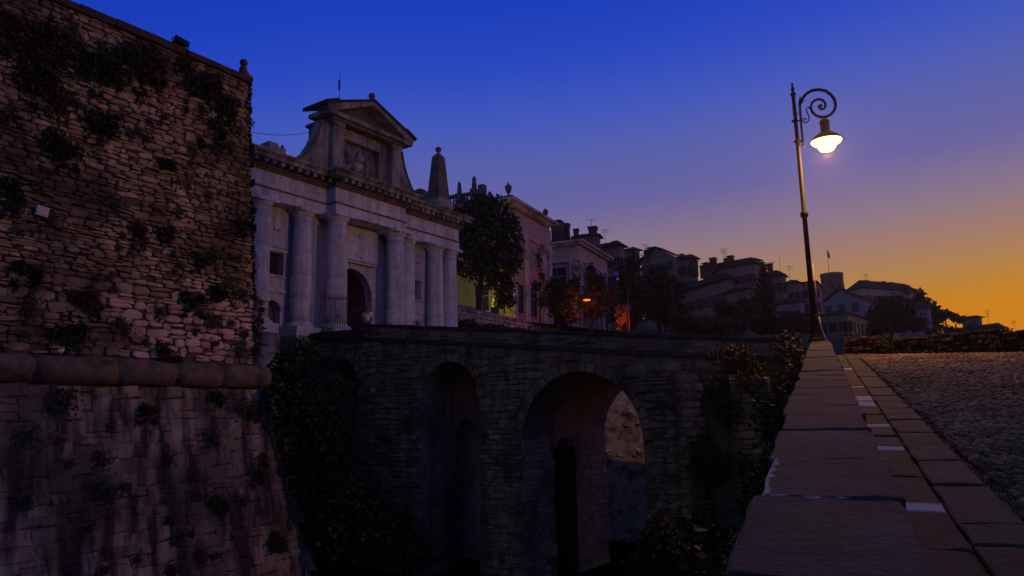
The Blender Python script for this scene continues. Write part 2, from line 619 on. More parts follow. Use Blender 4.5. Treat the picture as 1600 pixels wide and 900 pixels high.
def limed_slab():
    """the slab stone with a crust of old lime mortar along its left edge and its two joints"""
    m = M_SLAB.copy()
    m.name = 'limed_slab'
    nt = m.node_tree
    t = NT.__new__(NT)
    t.t, t.n = nt, nt.nodes
    bs = nt.nodes['Principled BSDF']
    old = bs.inputs['Base Color'].links[0].from_socket
    geo = t.node('ShaderNodeNewGeometry')
    pos = geo.outputs['Position']

    def dot(v):
        nd = t.node('ShaderNodeVectorMath', {'operation': 'DOT_PRODUCT'})
        t.put(nd.inputs[0], pos)
        nd.inputs[1].default_value = tuple(float(x) for x in v)
        return nd.outputs['Value']
    s_, v_ = dot(SR), dot(VR)
    n1 = t.math('MULTIPLY', t.math('SUBTRACT', t.noise(pos, 9, 6, .7), .5), .16)
    n2 = t.math('SUBTRACT', t.noise(pos, 3.2, 3), .52)
    left = t.math('SUBTRACT', -.262, t.math('ADD', s_, n1))
    near = t.math('SUBTRACT', t.math('SUBTRACT', 3.122, t.math('ADD', v_, n1)), t.math('MULTIPLY', t.math('ADD', s_, .22), .11))
    far = t.math('SUBTRACT', t.math('ADD', v_, t.math('MULTIPLY', n1, .25)), 3.953)
    d = t.math('MAXIMUM', t.math('MAXIMUM', left, near), far)
    k = t.math('MULTIPLY', t.math('ADD', d, t.math('ADD', t.math('MULTIPLY', n2, .02), .012)), 90.0, clamp=True)
    t.put(bs.inputs['Base Color'], t.mix(t.math('MULTIPLY', k, t.ramp(t.noise(pos, 40, 4), [(.25, (.35, .35, .35)), (.6, (1, 1, 1))])), old, (.52, .50, .52, 1)))
    return m


M_LIMED = limed_slab()
wall = thing('parapet_wall', 'low wall topped with grey stone slabs running away from the viewer to the street lamp', 'wall', tuple(road(0, 8, -1.15)))
wl = np.array(wall.location)


def rbox(s0, s1, v0, v1, w0, w1, zfloor=None):
    vs = []
    for wv in (w0, w1):
        for (s, v) in ((s0, v0), (s1, v0), (s1, v1), (s0, v1)):
            p = road(s, v, wv)
            if zfloor is not None and wv == w0:
                p[2] = zfloor
            vs.append(p)
    return vs


BOXF = [(3, 2, 1, 0), (4, 5, 6, 7), (0, 1, 5, 4), (1, 2, 6, 5), (2, 3, 7, 6), (3, 0, 4, 7)]
obj('core', mesh('core', [p - wl for p in rbox(-.26, .20, -6, 24.35, 0, -.815, FLOOR - .3)], BOXF, M_RUBBLE_CORE), wall)
r = random.Random(3)
edges = [-6, -4.6, -3.2, -1.9, -.6, .9, 2.12, 3.10, 3.97, 4.98, 5.75, 6.35, 7.3, 8.0, 8.9, 9.6, 10.5, 11.3, 12.3, 13.1, 14.2, 15.0, 16.1, 17.2, 18.3, 19.4, 20.5, 21.6, 22.8, 24.4]


def slab(s0, s1, v0, v1, top, th, r, jit=.012, nv=4, ns=4, round_=.012):
    """a worn slab with an uneven outline, softened top edges, in road coordinates"""
    outl = []
    for i in range(ns):
        outl.append((s0 + (s1 - s0) * i / ns, v0))
    for i in range(nv):
        outl.append((s1, v0 + (v1 - v0) * i / nv))
    for i in range(ns):
        outl.append((s1 - (s1 - s0) * i / ns, v1))
    for i in range(nv):
        outl.append((s0, v1 - (v1 - v0) * i / nv))
    outl = [(a + r.uniform(-jit, jit), b + r.uniform(-jit, jit)) for a, b in outl]
    cs, cv = (s0 + s1) / 2, (v0 + v1) / 2
    n = len(outl)
    tilt = (r.uniform(-.02, .02), r.uniform(-.008, .008))
    hh = lambda a, b: top + (a - cs) * tilt[0] + (b - cv) * tilt[1]
    ring = lambda k, dz: [(cs + (a - cs) * (1 - k / abs(s1 - s0)), cv + (b - cv) * (1 - k / abs(v1 - v0)), hh(a, b) + dz + (r.uniform(-.004, .004) if dz > -th else 0)) for a, b in outl]
    rings = ring(0, -th) + ring(0, -round_ * 1.5) + ring(round_ * 1.4, -round_ * .4) + ring(round_ * 5, 0)
    vs = [road(*p) for p in rings]
    fs = [(q * n + i, q * n + (i + 1) % n, (q + 1) * n + (i + 1) % n, (q + 1) * n + i) for q in range(3) for i in range(n)]
    fs.append(tuple(3 * n + i for i in range(n)))
    return vs, fs


for v0, v1 in zip(edges[:-1], edges[1:]):
    js = r.uniform(-.02, .02)
    vs, fs = slab(-.30 + js, .235 + r.uniform(-.015, .015), v0 + .011, v1 - .011, -.70 + r.uniform(-.006, .006), .13, r, .010, 5, 5, .007)
    obj('cap_slab', mesh('cap_slab', [p - wl for p in vs], fs, M_LIMED if abs(v0 - 3.10) < .01 else M_SLAB), wall)
# road sheet under everything
tag(obj('road_bed', mesh('road_bed', [road(.15, -30, -1.24), road(60, -30, -1.24), road(60, 28.5, -1.24), road(9.2, 28.5, -1.24), road(1.5, 24.8, -1.24), road(.15, 24.3, -1.24)], [(0, 1, 2, 3, 4, 5)], M_SOIL)), kind='structure')

pave = tag(obj('pavement', mesh('pavement', rbox(.18, .93, -6, 24.3, -1.26, -1.19), BOXF, M_RUBBLE_CORE)), kind='structure')
white = [(4.82, 5.04), (6.88, 7.12), (8.31, 8.55), (10.24, 10.82), (10.82, 11.42), (12.90, 13.2), (17.3, 17.6)]
row = []
v = -6.0
while v < 24.2:
    nx_w = next((x for x in white if x[0] >= v - .01), (99, 99))
    if abs(nx_w[0] - v) < .02:
        row.append((v, nx_w[1], True))
        v = nx_w[1]
        continue
    l = min(r.uniform(.55, 1.15), nx_w[0] - v, 24.2 - v)
    if nx_w[0] - v - l < .3:
        l = min(nx_w[0] - v, 24.2 - v)
    row.append((v, v + l, False))
    v += l
for v0, v1, wh in row:
    vs, fs = slab(.225, .575 + r.uniform(-.006, .006), v0 + .008, v1 - .008, W_PAVE + r.uniform(-.006, .006), .05, r, .005, 3, 3, .007)
    o = obj('paving_slab', mesh('paving_slab', vs, fs, M_WHITE if wh else M_PAVE), pave)
    if wh:
        o['label'] = 'white stone strip set in the grey paving'
v = -6.0
while v < 24.2:
    l = r.uniform(.35, 1.0)
    vs, fs = slab(.595, .915 + r.uniform(-.012, .012), v + .009, min(24.3, v + l) - .009, W_PAVE + r.uniform(-.007, .007), .05, r, .008, 3, 3, .008)
    obj('paving_slab', mesh('paving_slab', vs, fs, M_PAVE), pave)
    v += l

# cobbles: the nearest in view singly, the rest as one mass


def cobble_mesh(seed):
    q = random.Random(seed)
    n = 8
    ang = [2 * math.pi * k / n + q.uniform(-.25, .25) for k in range(n)]
    ra = [q.uniform(.8, 1.08) for _ in range(n)]
    vs = [(c * math.cos(a), c * math.sin(a), -.5) for a, c in zip(ang, ra)]
    vs += [(.88 * c * math.cos(a), .88 * c * math.sin(a), .45 + q.uniform(-.1, .1)) for a, c in zip(ang, ra)]
    vs += [(.5 * c * math.cos(a), .5 * c * math.sin(a), .88 + q.uniform(-.08, .08)) for a, c in zip(ang, ra)]
    vs.append((q.uniform(-.1, .1), q.uniform(-.1, .1), 1))
    fs = []
    for k in range(n):
        l = (k + 1) % n
        fs += [(k, l, n + l, n + k), (n + k, n + l, 2 * n + l, 2 * n + k), (2 * n + k, 2 * n + l, 3 * n)]
    return np.array(vs), fs


COBS = [cobble_mesh(i) for i in range(10)]
cob_road = tag(obj('cobbled_road', mesh('cobbled_road', rbox(.935, 40, -6, 24.6, -1.235, -1.20), BOXF, M_SOIL)), kind='structure')
cobs = []
v = 1.0
while v < 24.4:
    stp = .074 if v < 10 else .115
    s = .98 + r.uniform(0, .1)
    smax = max(2.0, min(13.0, .52 * v + 1.2))
    while s < smax:
        cobs.append((s + r.uniform(-.02, .02), v + r.uniform(-.02, .02), stp * r.uniform(.40, .62), stp * r.uniform(.36, .55), r.uniform(.012, .034)))
        s += stp * r.uniform(.95, 1.25)
    v += stp * .93


def in_view(c):
    p = road(c[0], c[1], W_PAVE)
    z = p @ FW
    return z > .5 and 800 + F_PX * (p @ RT) / z < 1590 and 450 - F_PX * (p @ UP) / z < 890


cobs.sort(key=lambda c: (not in_view(c), c[1] ** 2 + c[0] ** 2))
cms = [mesh('cobble', vs, fs, M_COBBLE, True) for vs, fs in COBS]
mv, mf, n = [], [], 0
for i, (s, v, a, b, h) in enumerate(cobs):
    k = r.randrange(10)
    an = r.uniform(0, 6.3)
    X = (SR * math.cos(an) + VR * math.sin(an)) * a
    Y = (VR * math.cos(an) - SR * math.sin(an)) * b
    Z = NR * h
    o = road(s, v, -1.198 + r.uniform(0, .016))
    if i < 300:
        m = Matrix.Identity(4)
        for q in range(3):
            m[q][0], m[q][1], m[q][2], m[q][3] = X[q], Y[q], Z[q], o[q]
        obj('cobble', cms[k], cob_road, matrix=m)
    else:
        vs, fs = COBS[k]
        mv.append(vs @ np.array([X, Y, Z]) + o)
        mf += [tuple(q + n for q in f) for f in fs]
        n += len(vs)
tag(obj('cobble_mass', mesh('cobble_mass', np.concatenate(mv), mf, M_COBBLE, True), cob_road), kind='stuff')
# dry weeds along the kerb joint
wv_, wf_ = [], []
for i in range(1500):
    v = 2.5 + 20 * r.random() ** 1.4
    p = road(.945 + r.gauss(0, .035), v, -1.185)
    hgt = r.uniform(.02, .06)
    d = v3(r.uniform(-1, 1), r.uniform(-1, 1), 0) * hgt * .8
    q = v3(r.uniform(-1, 1), r.uniform(-1, 1), 0)
    q = q / np.linalg.norm(q) * .006
    b = len(wv_)
    wv_ += [p - q, p + q, p + d + v3(0, 0, hgt)]
    wf_.append((b, b + 1, b + 2))
tag(obj('kerb_weeds', mesh('kerb_weeds', wv_, wf_, M_DRY)), 'dry weeds growing in the joint between paving slabs and cobbles', 'weeds', kind='stuff')
# one bit of litter on the cobbles
lp = road(2.3, 7.7, -1.165)
li = MB().box(-.09, .09, -.04, .04, -.01, .012, taper=.008)
tag(li.build('litter', M_WHITE, None, loc=lp, rot=(.1, 0, .3)), 'small flat white scrap of litter lying on the cobbles', 'litter')

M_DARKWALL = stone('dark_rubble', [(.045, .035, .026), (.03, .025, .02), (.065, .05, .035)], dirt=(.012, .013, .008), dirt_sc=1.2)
# far low wall across the road
fw0, fw1 = road(1.25, 24.3, -1.2), road(4.55, 21.9, -1.2)
fd = fw1 - fw0
fl = np.linalg.norm(fd[:2])
fdir = v3(fd[0], fd[1], 0) / fl
fwt = thing('rubble_wall', 'low dark rubble wall across the far side of the cobbled road, right of the street lamp', 'wall', (fw0[0], fw0[1], fw0[2] - .05), math.atan2(fdir[1], fdir[0]))
FS = (fw1[2] - fw0[2]) / fl
FT = lambda u: .60 + (FS + .012) * u
obj('core', mesh('core', [(-.6, -.02, -2), (9, -.02, -2), (9, .6, -2), (-.6, .6, -2), (-.6, 0, FT(-.6) - .06), (9, 0, FT(9) - .06), (9, .6, FT(9) - .06), (-.6, .6, FT(-.6) - .06)], BOXF, M_RUBBLE_CORE), fwt)
cs = [c for c in cells(-.9, 1.5, lambda z: -.6, lambda z: 8.9, (.09, .17), (.14, .34), r) if c[1] + c[3] < FT(c[0]) + .04]
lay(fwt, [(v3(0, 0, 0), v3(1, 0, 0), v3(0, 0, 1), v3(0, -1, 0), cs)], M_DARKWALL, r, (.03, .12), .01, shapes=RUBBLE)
# creeping weeds over the far wall
for (u, wd, lb) in ((.7, .55, 'dark weeds spilling over the far low wall just right of the street lamp'), (2.2, .6, 'dark weeds growing along the middle of the far low wall'), (3.7, .6, 'brown weeds on the far low wall at the right edge of the picture')):
    p = fw0 + fdir * u + v3(0, 0, FS * u)
    t = thing('wall_weeds', lb, 'weeds', (p[0], p[1] - .12, p[2]), 0, 'weeds on the far low wall')
    vv, ff = leaves([(0, -.10, .30, wd, .12, .20), (wd * .5, -.10, .12, wd * .5, .10, .16)], 300, .045, r)
    obj('foliage', mesh('foliage', vv, ff, M_DRY if u > 3 else M_LEAF), t)

# ================================================================== STREET LAMP
lamp = thing('street_lamp', 'tall black street lamp with scrolled bracket and lit lantern at the slab wall end', 'street lamp', tuple(LAMP + v3(0, 0, .0)))
hd = v3(LAMP[0], LAMP[1], 0)
hd /= np.linalg.norm(hd)
sd = v3(hd[1], -hd[0], 0)
lamp.rotation_euler = (0, 0, math.atan2(sd[1], sd[0]))


def LP(cx, cy):
    """close-up picture place on the plane of the bracket -> lamp coordinates (x along bracket, z up)"""
    p = on_plane(1200 + cx / 6.431, 120 + cy / 6.431, LAMP, hd) - LAMP
    return float(p @ sd), float(p[2])


b = MB()
b.lathe([(.21, -.03), (.21, .05), (.17, .07), (.15, .16), (.115, .24), (.10, .56), (.12, .59), (.12, .64), (.095, .68), (.083, .84)], seg=16)
b.build('base', M_BLACK, lamp, True)
b = MB()
b.lathe([(.083, .8), (.078, 2.2), (.072, 3.9), (.11, 3.93), (.12, 4.0), (.11, 4.07), (.068, 4.1), (.062, 6.0), (.055, 7.95), (.075, 8.0), (.09, 8.05), (.06, 8.1)], seg=14)
b.build('post', M_BLACK, lamp, True)
b = MB()
b.lathe([(.05, 8.08), (.035, 8.14), (.06, 8.2), (.05, 8.26), (.022, 8.31), (.04, 8.36), (.03, 8.41), (.008, 8.44)], seg=12)
b.build('finial', M_BLACK, lamp, True)
b = MB()
P3 = lambda cx, cy: (LP(cx, cy)[0], 0, LP(cx, cy)[1])
b.tube([P3(320, 250), P3(322, 330), P3(335, 500), P3(350, 640), P3(355, 690)], [.035, .04, .035, .035, .03], 8)
b.tube([P3(322, 190), P3(320, 240), P3(318, 290)], [.006, .035, .045], 8)
b.ball(P3(356, 697), .05, 10, 6)
for (x0, y0, x1, y1) in ((262, 447, 335, 440), (285, 652, 352, 645)):
    b.tube([P3(x0, y0), P3(x1, y1)], .028, 8)
    b.ball(P3(x0 - 10, y0), .05, 10, 6)
b.build('bracket_bar', M_BLACK, lamp, True)
pts = [(325, 270), (345, 220), (385, 170), (440, 138), (510, 128), (575, 140), (630, 178), (668, 230), (680, 280), (668, 335), (630, 380), (580, 402), (530, 405), (480, 388), (446, 355), (430, 310), (440, 265), (470, 235), (510, 225), (550, 235), (575, 265), (578, 298), (560, 322), (532, 326), (512, 310), (512, 292), (530, 286)]
b = MB()
b.tube([P3(*p) for p in pts], [.05] * 8 + [.047] * 5 + [.042] * 6 + [.04] * 8, 8)
b.ball(P3(528, 292), .065, 10, 6)
b.build('scroll', M_BLACK, lamp, True)
b = MB()
b.tube([P3(*p) for p in [(425, 318), (400, 304), (383, 325), (395, 365), (412, 400), (412, 440), (385, 462), (352, 450), (346, 428), (365, 415), (385, 425), (380, 437)]], [.03, .022] + [.02] * 10, 6)
b.tube([P3(*p) for p in [(335, 275), (352, 245), (382, 242)]], [.02, .016, .008], 6)
b.tube([P3(*p) for p in [(318, 365), (298, 368), (285, 390)]], [.014, .012, .006], 6)
b.build('small_scroll', M_BLACK, lamp, True)
lx, lz = LP(582, 610)                      # lantern centre, level of the shade's rim
ztop = LP(562, 405)[1]
b = MB()
hx = .118
tilt_dx = 0.0
b.lathe([(.02, ztop + .03), (.05, ztop - .02), (.03, ztop - .06), (.12, ztop - .1), (.152, ztop - .16), (.15, ztop - .22), (.14, ztop - .26), (.14, lz + .22), (.16, lz + .18), (.25, lz + .12), (.38, lz + .02), (.485, lz - .1), (.495, lz - .13), (.47, lz - .125), (.37, lz - .02), (.24, lz + .07), (.1, lz + .1)], cx=lx, seg=24)
b.build('lamp_shade', plain('shade_paint', (.10, .05, .03), .5, .1), lamp, True)
M_BULB = emit('lamp_glass_lit', (1.0, .60, .17), 5.5)
b = MB()
b.lathe([(.44, lz - .09), (.46, lz - .13), (.42, lz - .18), (.29, lz - .25), (.26, lz - .33), (.2, lz - .42), (.1, lz - .46), (.02, lz - .47)], cx=lx, seg=24)
g = b.build('lamp_glass', M_BULB, lamp, True)
ld = bpy.data.lights.new('lamp_light', 'POINT')
ld.energy = 2200
ld.color = (1.0, .40, .10)
ld.shadow_soft_size = .05
lo = bpy.data.objects.new('lamp_light', ld)
COL.objects.link(lo)
lo.parent = lamp
lo.location = (lx, 0, lz - .56)
b = MB()
b.tube([(.15, -.06, .7), (.13, -.08, 1.4), (.115, -.08, 2.4)], .014, 6)
b.tube([(.33, -.1, -.02), (.25, -.1, .12), (.17, -.07, .45), (.15, -.06, .75)], .016, 6)
b.build('cable_pipe', plain('galvanised_pipe', (.35, .33, .3), .5, .1), lamp, True)

# ================================================================== BASTION
BO = at(402, 570, 24.0)
bast = thing('bastion_wall', 'tall rough stone bastion wall filling the left of the view, its foot battered below a rounded cordon', 'bastion', (BO[0], BO[1], FLOOR), GATE_ROT)
BZ = BO[2] - FLOOR
r = random.Random(11)
BETA, BU = .222, .045
HB = 10.22


def bface(z):
    """how far the face and the corner stand out at height z above the cordon"""
    return -.8 * BETA - z * BETA if z < -.4 else -.05 - BU * max(z, 0)


lv = [-BZ - .3, -.8, 0.0, HB]
vs, fs = [], []
for z in lv:
    o = bface(z) - .035 + (0 if z != -.8 else 0)
    vs += [(-34, -o, z + BZ), (o, -o, z + BZ), (o, 22, z + BZ), (-34, 22, z + BZ)]
for q in range(3):
    for i in range(4):
        k = (i + 1) % 4
        fs.append((q * 4 + i, q * 4 + k, q * 4 + 4 + k, q * 4 + 4 + i))
fs.append((12, 13, 14, 15))
obj('core', mesh('core', vs, fs, M_RUBBLE_CORE), bast)


def fdir_(beta):
    zd = v3(-beta, beta, 1.0)
    return zd


up_o = v3(-.05 - 0, .05, BZ)
lo_o = v3(0, 0, BZ - .8)
ce = lambda z: 0.0
upc = cells(.02, 2.3, lambda z: -9.6, ce, (.14, .31), (.2, .55), r, split=.35)
upc += cells(2.3, HB - .28, lambda z: -9.6, ce, (.09, .21), (.14, .46), r, split=.35)
upc = [(u + r.uniform(-.02, .02), z + r.uniform(-.03, .03), wd * r.uniform(.85, 1.02), h * r.uniform(.8, 1.05)) for u, z, wd, h in upc if r.random() > .035]
loc_ = cells(-7.3, -.02, lambda z: -9.6, ce, (.22, .42), (.35, 1.0), r, split=.12)
# the face leans, so heights run along the leaning direction; lay() takes origin, x, z and outward directions


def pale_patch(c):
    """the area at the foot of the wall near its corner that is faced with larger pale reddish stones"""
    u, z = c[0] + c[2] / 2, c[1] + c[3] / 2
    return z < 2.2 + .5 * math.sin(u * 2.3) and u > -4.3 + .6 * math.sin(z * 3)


for st in (0,):
    keyf = lambda s: -(s[0][2] * s[0][3] * (3.0 if s[1][2] > BZ - .5 else 1.2) * (1 if s[0][0] > -8.3 else .01))
lay(bast, [(up_o, v3(1, 0, 0), v3(-BU, BU, 1), v3(0, -1, 0), [c for c in upc if not pale_patch(c)])], M_RUBBLE, r, (.02, .095), .004, 110, key=keyf, wob=.08, shapes=RUBBLE)
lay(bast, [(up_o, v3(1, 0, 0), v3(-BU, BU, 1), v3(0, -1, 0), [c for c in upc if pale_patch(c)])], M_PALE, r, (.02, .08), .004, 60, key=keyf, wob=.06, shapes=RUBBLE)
lay(bast, [(lo_o, v3(1, 0, 0), v3(-BETA, BETA, 1), v3(0, -1, 0), loc_)], M_SCARP, r, (.02, .045), .010, 130, mass='block_masonry', key=keyf, wob=.008)
# return face round the corner
upc2 = cells(.02, HB - .28, lambda z: 0, lambda z: 6, (.2, .4), (.3, .8), r)
loc2 = cells(-7.3, -.02, lambda z: 0, lambda z: 7, (.30, .46), (.6, 1.1), r)
lay(bast, [(up_o, v3(0, 1, 0), v3(-BU, BU, 1), v3(1, 0, 0), upc2)], M_RUBBLE, r, (.02, .06), .01, 0, mass='return_masonry', shapes=RUBBLE)
lay(bast, [(lo_o, v3(0, 1, 0), v3(-BETA, BETA, 1), v3(1, 0, 0), loc2)], M_SCARP, r, (.01, .03), .02, 0, mass='return_masonry')
# cordon roll
u = .1
first = True
while u > -12:
    l = r.uniform(1.1, 2.1)
    rr = .40 * r.uniform(.95, 1.04)
    mbs = MB()
    n = 9
    sec = []
    k = 5
    for q in range(k + 1):
        uu = u - l * q / k + (.012 if q == 0 else -.012 if q == k else 0)
        sc = .985 if q in (0, k) else 1.0
        for a in range(n):
            an = -math.pi / 2 + math.pi * a / (n - 1)
            rj = rr * sc * r.uniform(.94, 1.05)
            sec.append((uu, .08 - math.cos(an) * rj * 1.0, BZ - .41 + math.sin(an) * rj))
    fq = [(q * n + a, q * n + a + 1, (q + 1) * n + a + 1, (q + 1) * n + a) for q in range(k) for a in range(n - 1)]
    fq += [tuple(range(n))[::-1], tuple(k * n + a for a in range(n))]
    mbs.add(sec, fq)
    if first:
        mbs.ball((.1, .02, BZ - .41), (.42, .42, .39), 14, 8)
        first = False
    mbs.build('cordon_stone', M_CORDON, bast, True)
    u -= l
mbs = MB()
mbs.tube([(.1, 0, BZ - .41), (.12, 1.5, BZ - .41), (.12, 8, BZ - .41)], .38, 12)
mbs.build('cordon_return', M_CORDON, bast, True)
# coping slabs along the top
u = -HB * BU + .05
while u > -14:
    l = r.uniform(.8, 1.5)
    y = HB * BU
    o = .10 + r.uniform(-.03, .03)
    zj = r.uniform(-.03, .05)
    mbs = MB()
    mbs.add([(u - l + .01, y - o, BZ + HB - .24), (u - .01, y - o, BZ + HB - .24), (u - .01, y + .8, BZ + HB - .24), (u - l + .01, y + .8, BZ + HB - .24),
             (u - l + .01, y - o - .03, BZ + HB - .05 + zj), (u - .01, y - o - .03, BZ + HB - .05 + zj), (u - .01, y + .8, BZ + HB + .16 + zj), (u - l + .01, y + .8, BZ + HB + .16 + zj)], BOXF)
    mbs.build('coping_slab', M_DARKCOPE, bast)
    u -= l
mbs = MB()
cx, cy = -HB * BU - .22, HB * BU + .12
zt = BZ + HB
mbs.box(cx - .2, cx + .26, cy - .2, cy + .5, zt - .12, zt + .02)
mbs.box(cx - .17, cx + .2, cy - .17, cy + .17, zt, zt + .12, taper=.04)
mbs.lathe([(.13, zt + .1), (.15, zt + .2), (.12, zt + .3), (.06, zt + .37)], cx, cy, 12)
mbs.ball((cx, cy, zt + .48), .14, 14, 10)
mbs.build('ball_finial', M_GRIME, bast, True)
# smooth pier closing the wall at its end
mbs = MB()
mbs.box(-.55, -.15, 1.1, 1.6, BZ + 7.2, BZ + HB - .25)
mbs.build('end_pier', M_CORDON, bast)


def BW(u, n, z):
    p = BO + DV * u + NV * n
    return v3(p[0], p[1], BO[2] + z)


def on_bastion(px, py):
    beta_n = v3(NV[0], NV[1], BU if py < 570 else BETA)
    p0 = BW(0, -.05, 0) if py < 570 else BW(0, 0, -.8)
    return on_plane(px, py, p0, beta_n)


# floodlight on the coping
p = on_bastion(287, 66)
p[2] = BO[2] + HB + .04
fl_ = thing('floodlight', 'small dark floodlight in a bracket on top of the bastion wall', 'floodlight', p - NV * .2, GATE_ROT)
b = MB()
b.add([(-.24, -.13, .17), (.24, -.13, .17), (.19, .12, .20), (-.19, .12, .20), (-.25, -.15, .39), (.25, -.15, .33), (.15, .14, .40), (-.15, .14, .44)], BOXF)
b.build('housing', M_BLACK, fl_)
b = MB()
b.tube([(-.27, 0, .36), (-.27, 0, .1), (-.2, 0, 0), (.2, 0, -.08), (.27, 0, .05), (.27, 0, .28)], .018, 6)
b.build('bracket', M_BLACK, fl_)
MB().box(-.22, .22, -.156, -.15, .20, .33).build('lens', M_GLASS, fl_)
b = MB()
b.box(-.2, .1, -.12, .25, -.16, .02, taper=.05)
b.build('foot_stone', M_DARKCOPE, fl_)
# white plate and two scraps on the wall
for (px, py, sx, sz, nm, lb, ct) in ((62, 332, .30, .27, 'wall_plate', 'small white plate fixed on the rough bastion wall at far left', 'plate'),
                                     (87, 551, .10, .17, 'pigeon', 'small pale pigeon perched on the bastion cordon at left', 'bird'),
                                     (332, 528, .09, .11, 'white_scrap', 'tiny white scrap stuck between the stones low on the bastion wall near its corner', 'scrap')):
    p = on_bastion(px, py) + NV * .16
    if ct == 'bird':
        p = p + NV * .12
        b = MB()
        b.ball((0, 0, .08), (.10, .05, .055), 10, 8)
        b.ball((.085, 0, .155), .034, 8, 6)
        b.tube([(.06, 0, .1), (.085, 0, .15)], [.045, .03], 8)
        b.add([(-.06, -.03, .09), (-.06, .03, .09), (-.2, .02, .05), (-.2, -.02, .05), (-.06, 0, .06)], [(0, 1, 2, 3), (0, 3, 4), (1, 4, 2), (2, 4, 3)])
        b.add([(.115, -.01, .155), (.115, .01, .155), (.145, 0, .148), (.115, 0, .142)], [(0, 1, 2), (0, 2, 3), (1, 3, 2), (0, 3, 1)])
        b.tube([(.01, -.02, .04), (.01, -.02, -.01)], .006, 4).tube([(.01, .02, .04), (.01, .02, -.01)], .006, 4)
        o = b.build(nm, M_WHITE, None, True, loc=p - v3(0, 0, .06), rot=(0, 0, GATE_ROT + .5))
    else:
        b = MB()
        b.box(-sx / 2, sx / 2, -.03, .02, -sz / 2, sz / 2)
        if ct == 'plate':
            b.box(-sx / 2 + .03, sx / 2 - .03, -.045, -.028, -sz / 2 + .03, sz / 2 - .03)
        o = b.build(nm, M_WHITE, None, loc=p, rot=(0, .12 if ct == 'plate' else .5, GATE_ROT))
    tag(o, lb, ct)
# plants rooted in the joints
PL = [(45, 62, 62, 44, 'broad dark ivy mat hanging at the top left corner of the bastion wall'),
      (150, 118, 46, 34, 'dark hanging plant left of the row below the bastion coping'),
      (205, 92, 30, 26, 'small dark plant high on the bastion, left of the floodlight'),
      (240, 112, 30, 34, 'dark trailing plant on the bastion wall below and left of the floodlight'),
      (305, 130, 34, 34, 'dark plant on the bastion wall straight under the floodlight'),
      (352, 165, 26, 40, 'dark bush hanging near the bastion corner below the ball finial'),
      (330, 205, 22, 22, 'dark tuft between the corner bush and the middle of the bastion wall'),
      (160, 195, 30, 24, 'dark weed patch in the upper middle of the bastion wall'),
      (95, 225, 34, 26, 'dark weed patch above the white plate on the bastion wall'),
      (60, 140, 44, 36, 'long dark ivy trail hanging under the corner ivy mat on the bastion'),
      (20, 300, 22, 22, 'small dark tuft at the left frame edge beside the white plate'),
      (262, 258, 16, 14, 'small tuft in the centre of the bastion wall'),
      (205, 350, 18, 15, 'round dark tuft low in the middle of the bastion wall'),
      (256, 362, 17, 15, 'round dark tuft right of the one in mid wall, level with the gate capitals'),
      (372, 352, 20, 18, 'round dark tuft beside the bastion corner level with the gate columns'),
      (318, 402, 24, 14, 'flat dark plant in the lower right part of the bastion wall'),
      (300, 465, 22, 14, 'dark plant right above the pale reddish stones of the bastion'),
      (345, 458, 20, 13, 'leafy tuft at the bastion corner above the pale reddish stones'),
      (130, 470, 28, 16, 'dark weed patch low on the left half of the bastion wall'),
      (105, 520, 30, 18, 'dark weed patch just above the cordon at left'),
      (40, 420, 22, 15, 'dark tuft low at the left frame edge of the bastion wall'),
      (262, 552, 20, 22, 'bushy dark plant growing on top of the cordon'),
      (340, 622, 14, 12, 'small dark tuft hanging under the cordon near the corner'),
      (395, 648, 12, 8, 'tiny tuft under the right end of the cordon'),
      (402, 724, 16, 16, 'round dark tuft on the lower blocks beside the sloping corner'),
      (342, 790, 20, 14, 'dark plant in the middle of the lower blocks'),
      (430, 845, 16, 18, 'dark tuft at the bottom of the sloping corner'),
      (225, 640, 18, 10, 'flat dark weed under the cordon in the middle')]
for i, (px, py, hw, hh, lb) in enumerate(PL):
    p = on_bastion(px, py)
    k = (p @ FW) / F_PX
    t = thing('wall_plant', lb, 'wall plant', p, GATE_ROT, 'plants rooted in the bastion wall')
    rr_ = random.Random(50 + i)
    bl = []
    nb = 4 + (hw > 22) * 4 + (hw > 40) * 5
    for q in range(nb):
        x, z = rr_.uniform(-.7, .7) * hw * k, rr_.uniform(-.7, .7) * hh * k
        bl.append((x, -.08 - (BU if py < 570 else BETA) * -z, z, hw * k * rr_.uniform(.3, .7), .08 + .06 * rr_.random(), hh * k * rr_.uniform(.3, .75)))
    if hw > 20 or i % 3 == 0:
        for q in range(4):
            x = rr_.uniform(-.9, .9) * hw * k
            z = -hh * k * rr_.uniform(.7, 1.9)
            bl.append((x, -.05 - (BU if py < 570 else BETA) * -z, z, hw * k * rr_.uniform(.08, .22), .05, hh * k * rr_.uniform(.3, .7)))
    v, f = leaves(bl, int(500 + hw * hh * 1.7), .055, rr_, 2.6, .55, shell=.05)
    obj('foliage', mesh('foliage', v, f, M_LEAF if i % 3 else M_DRY), t)
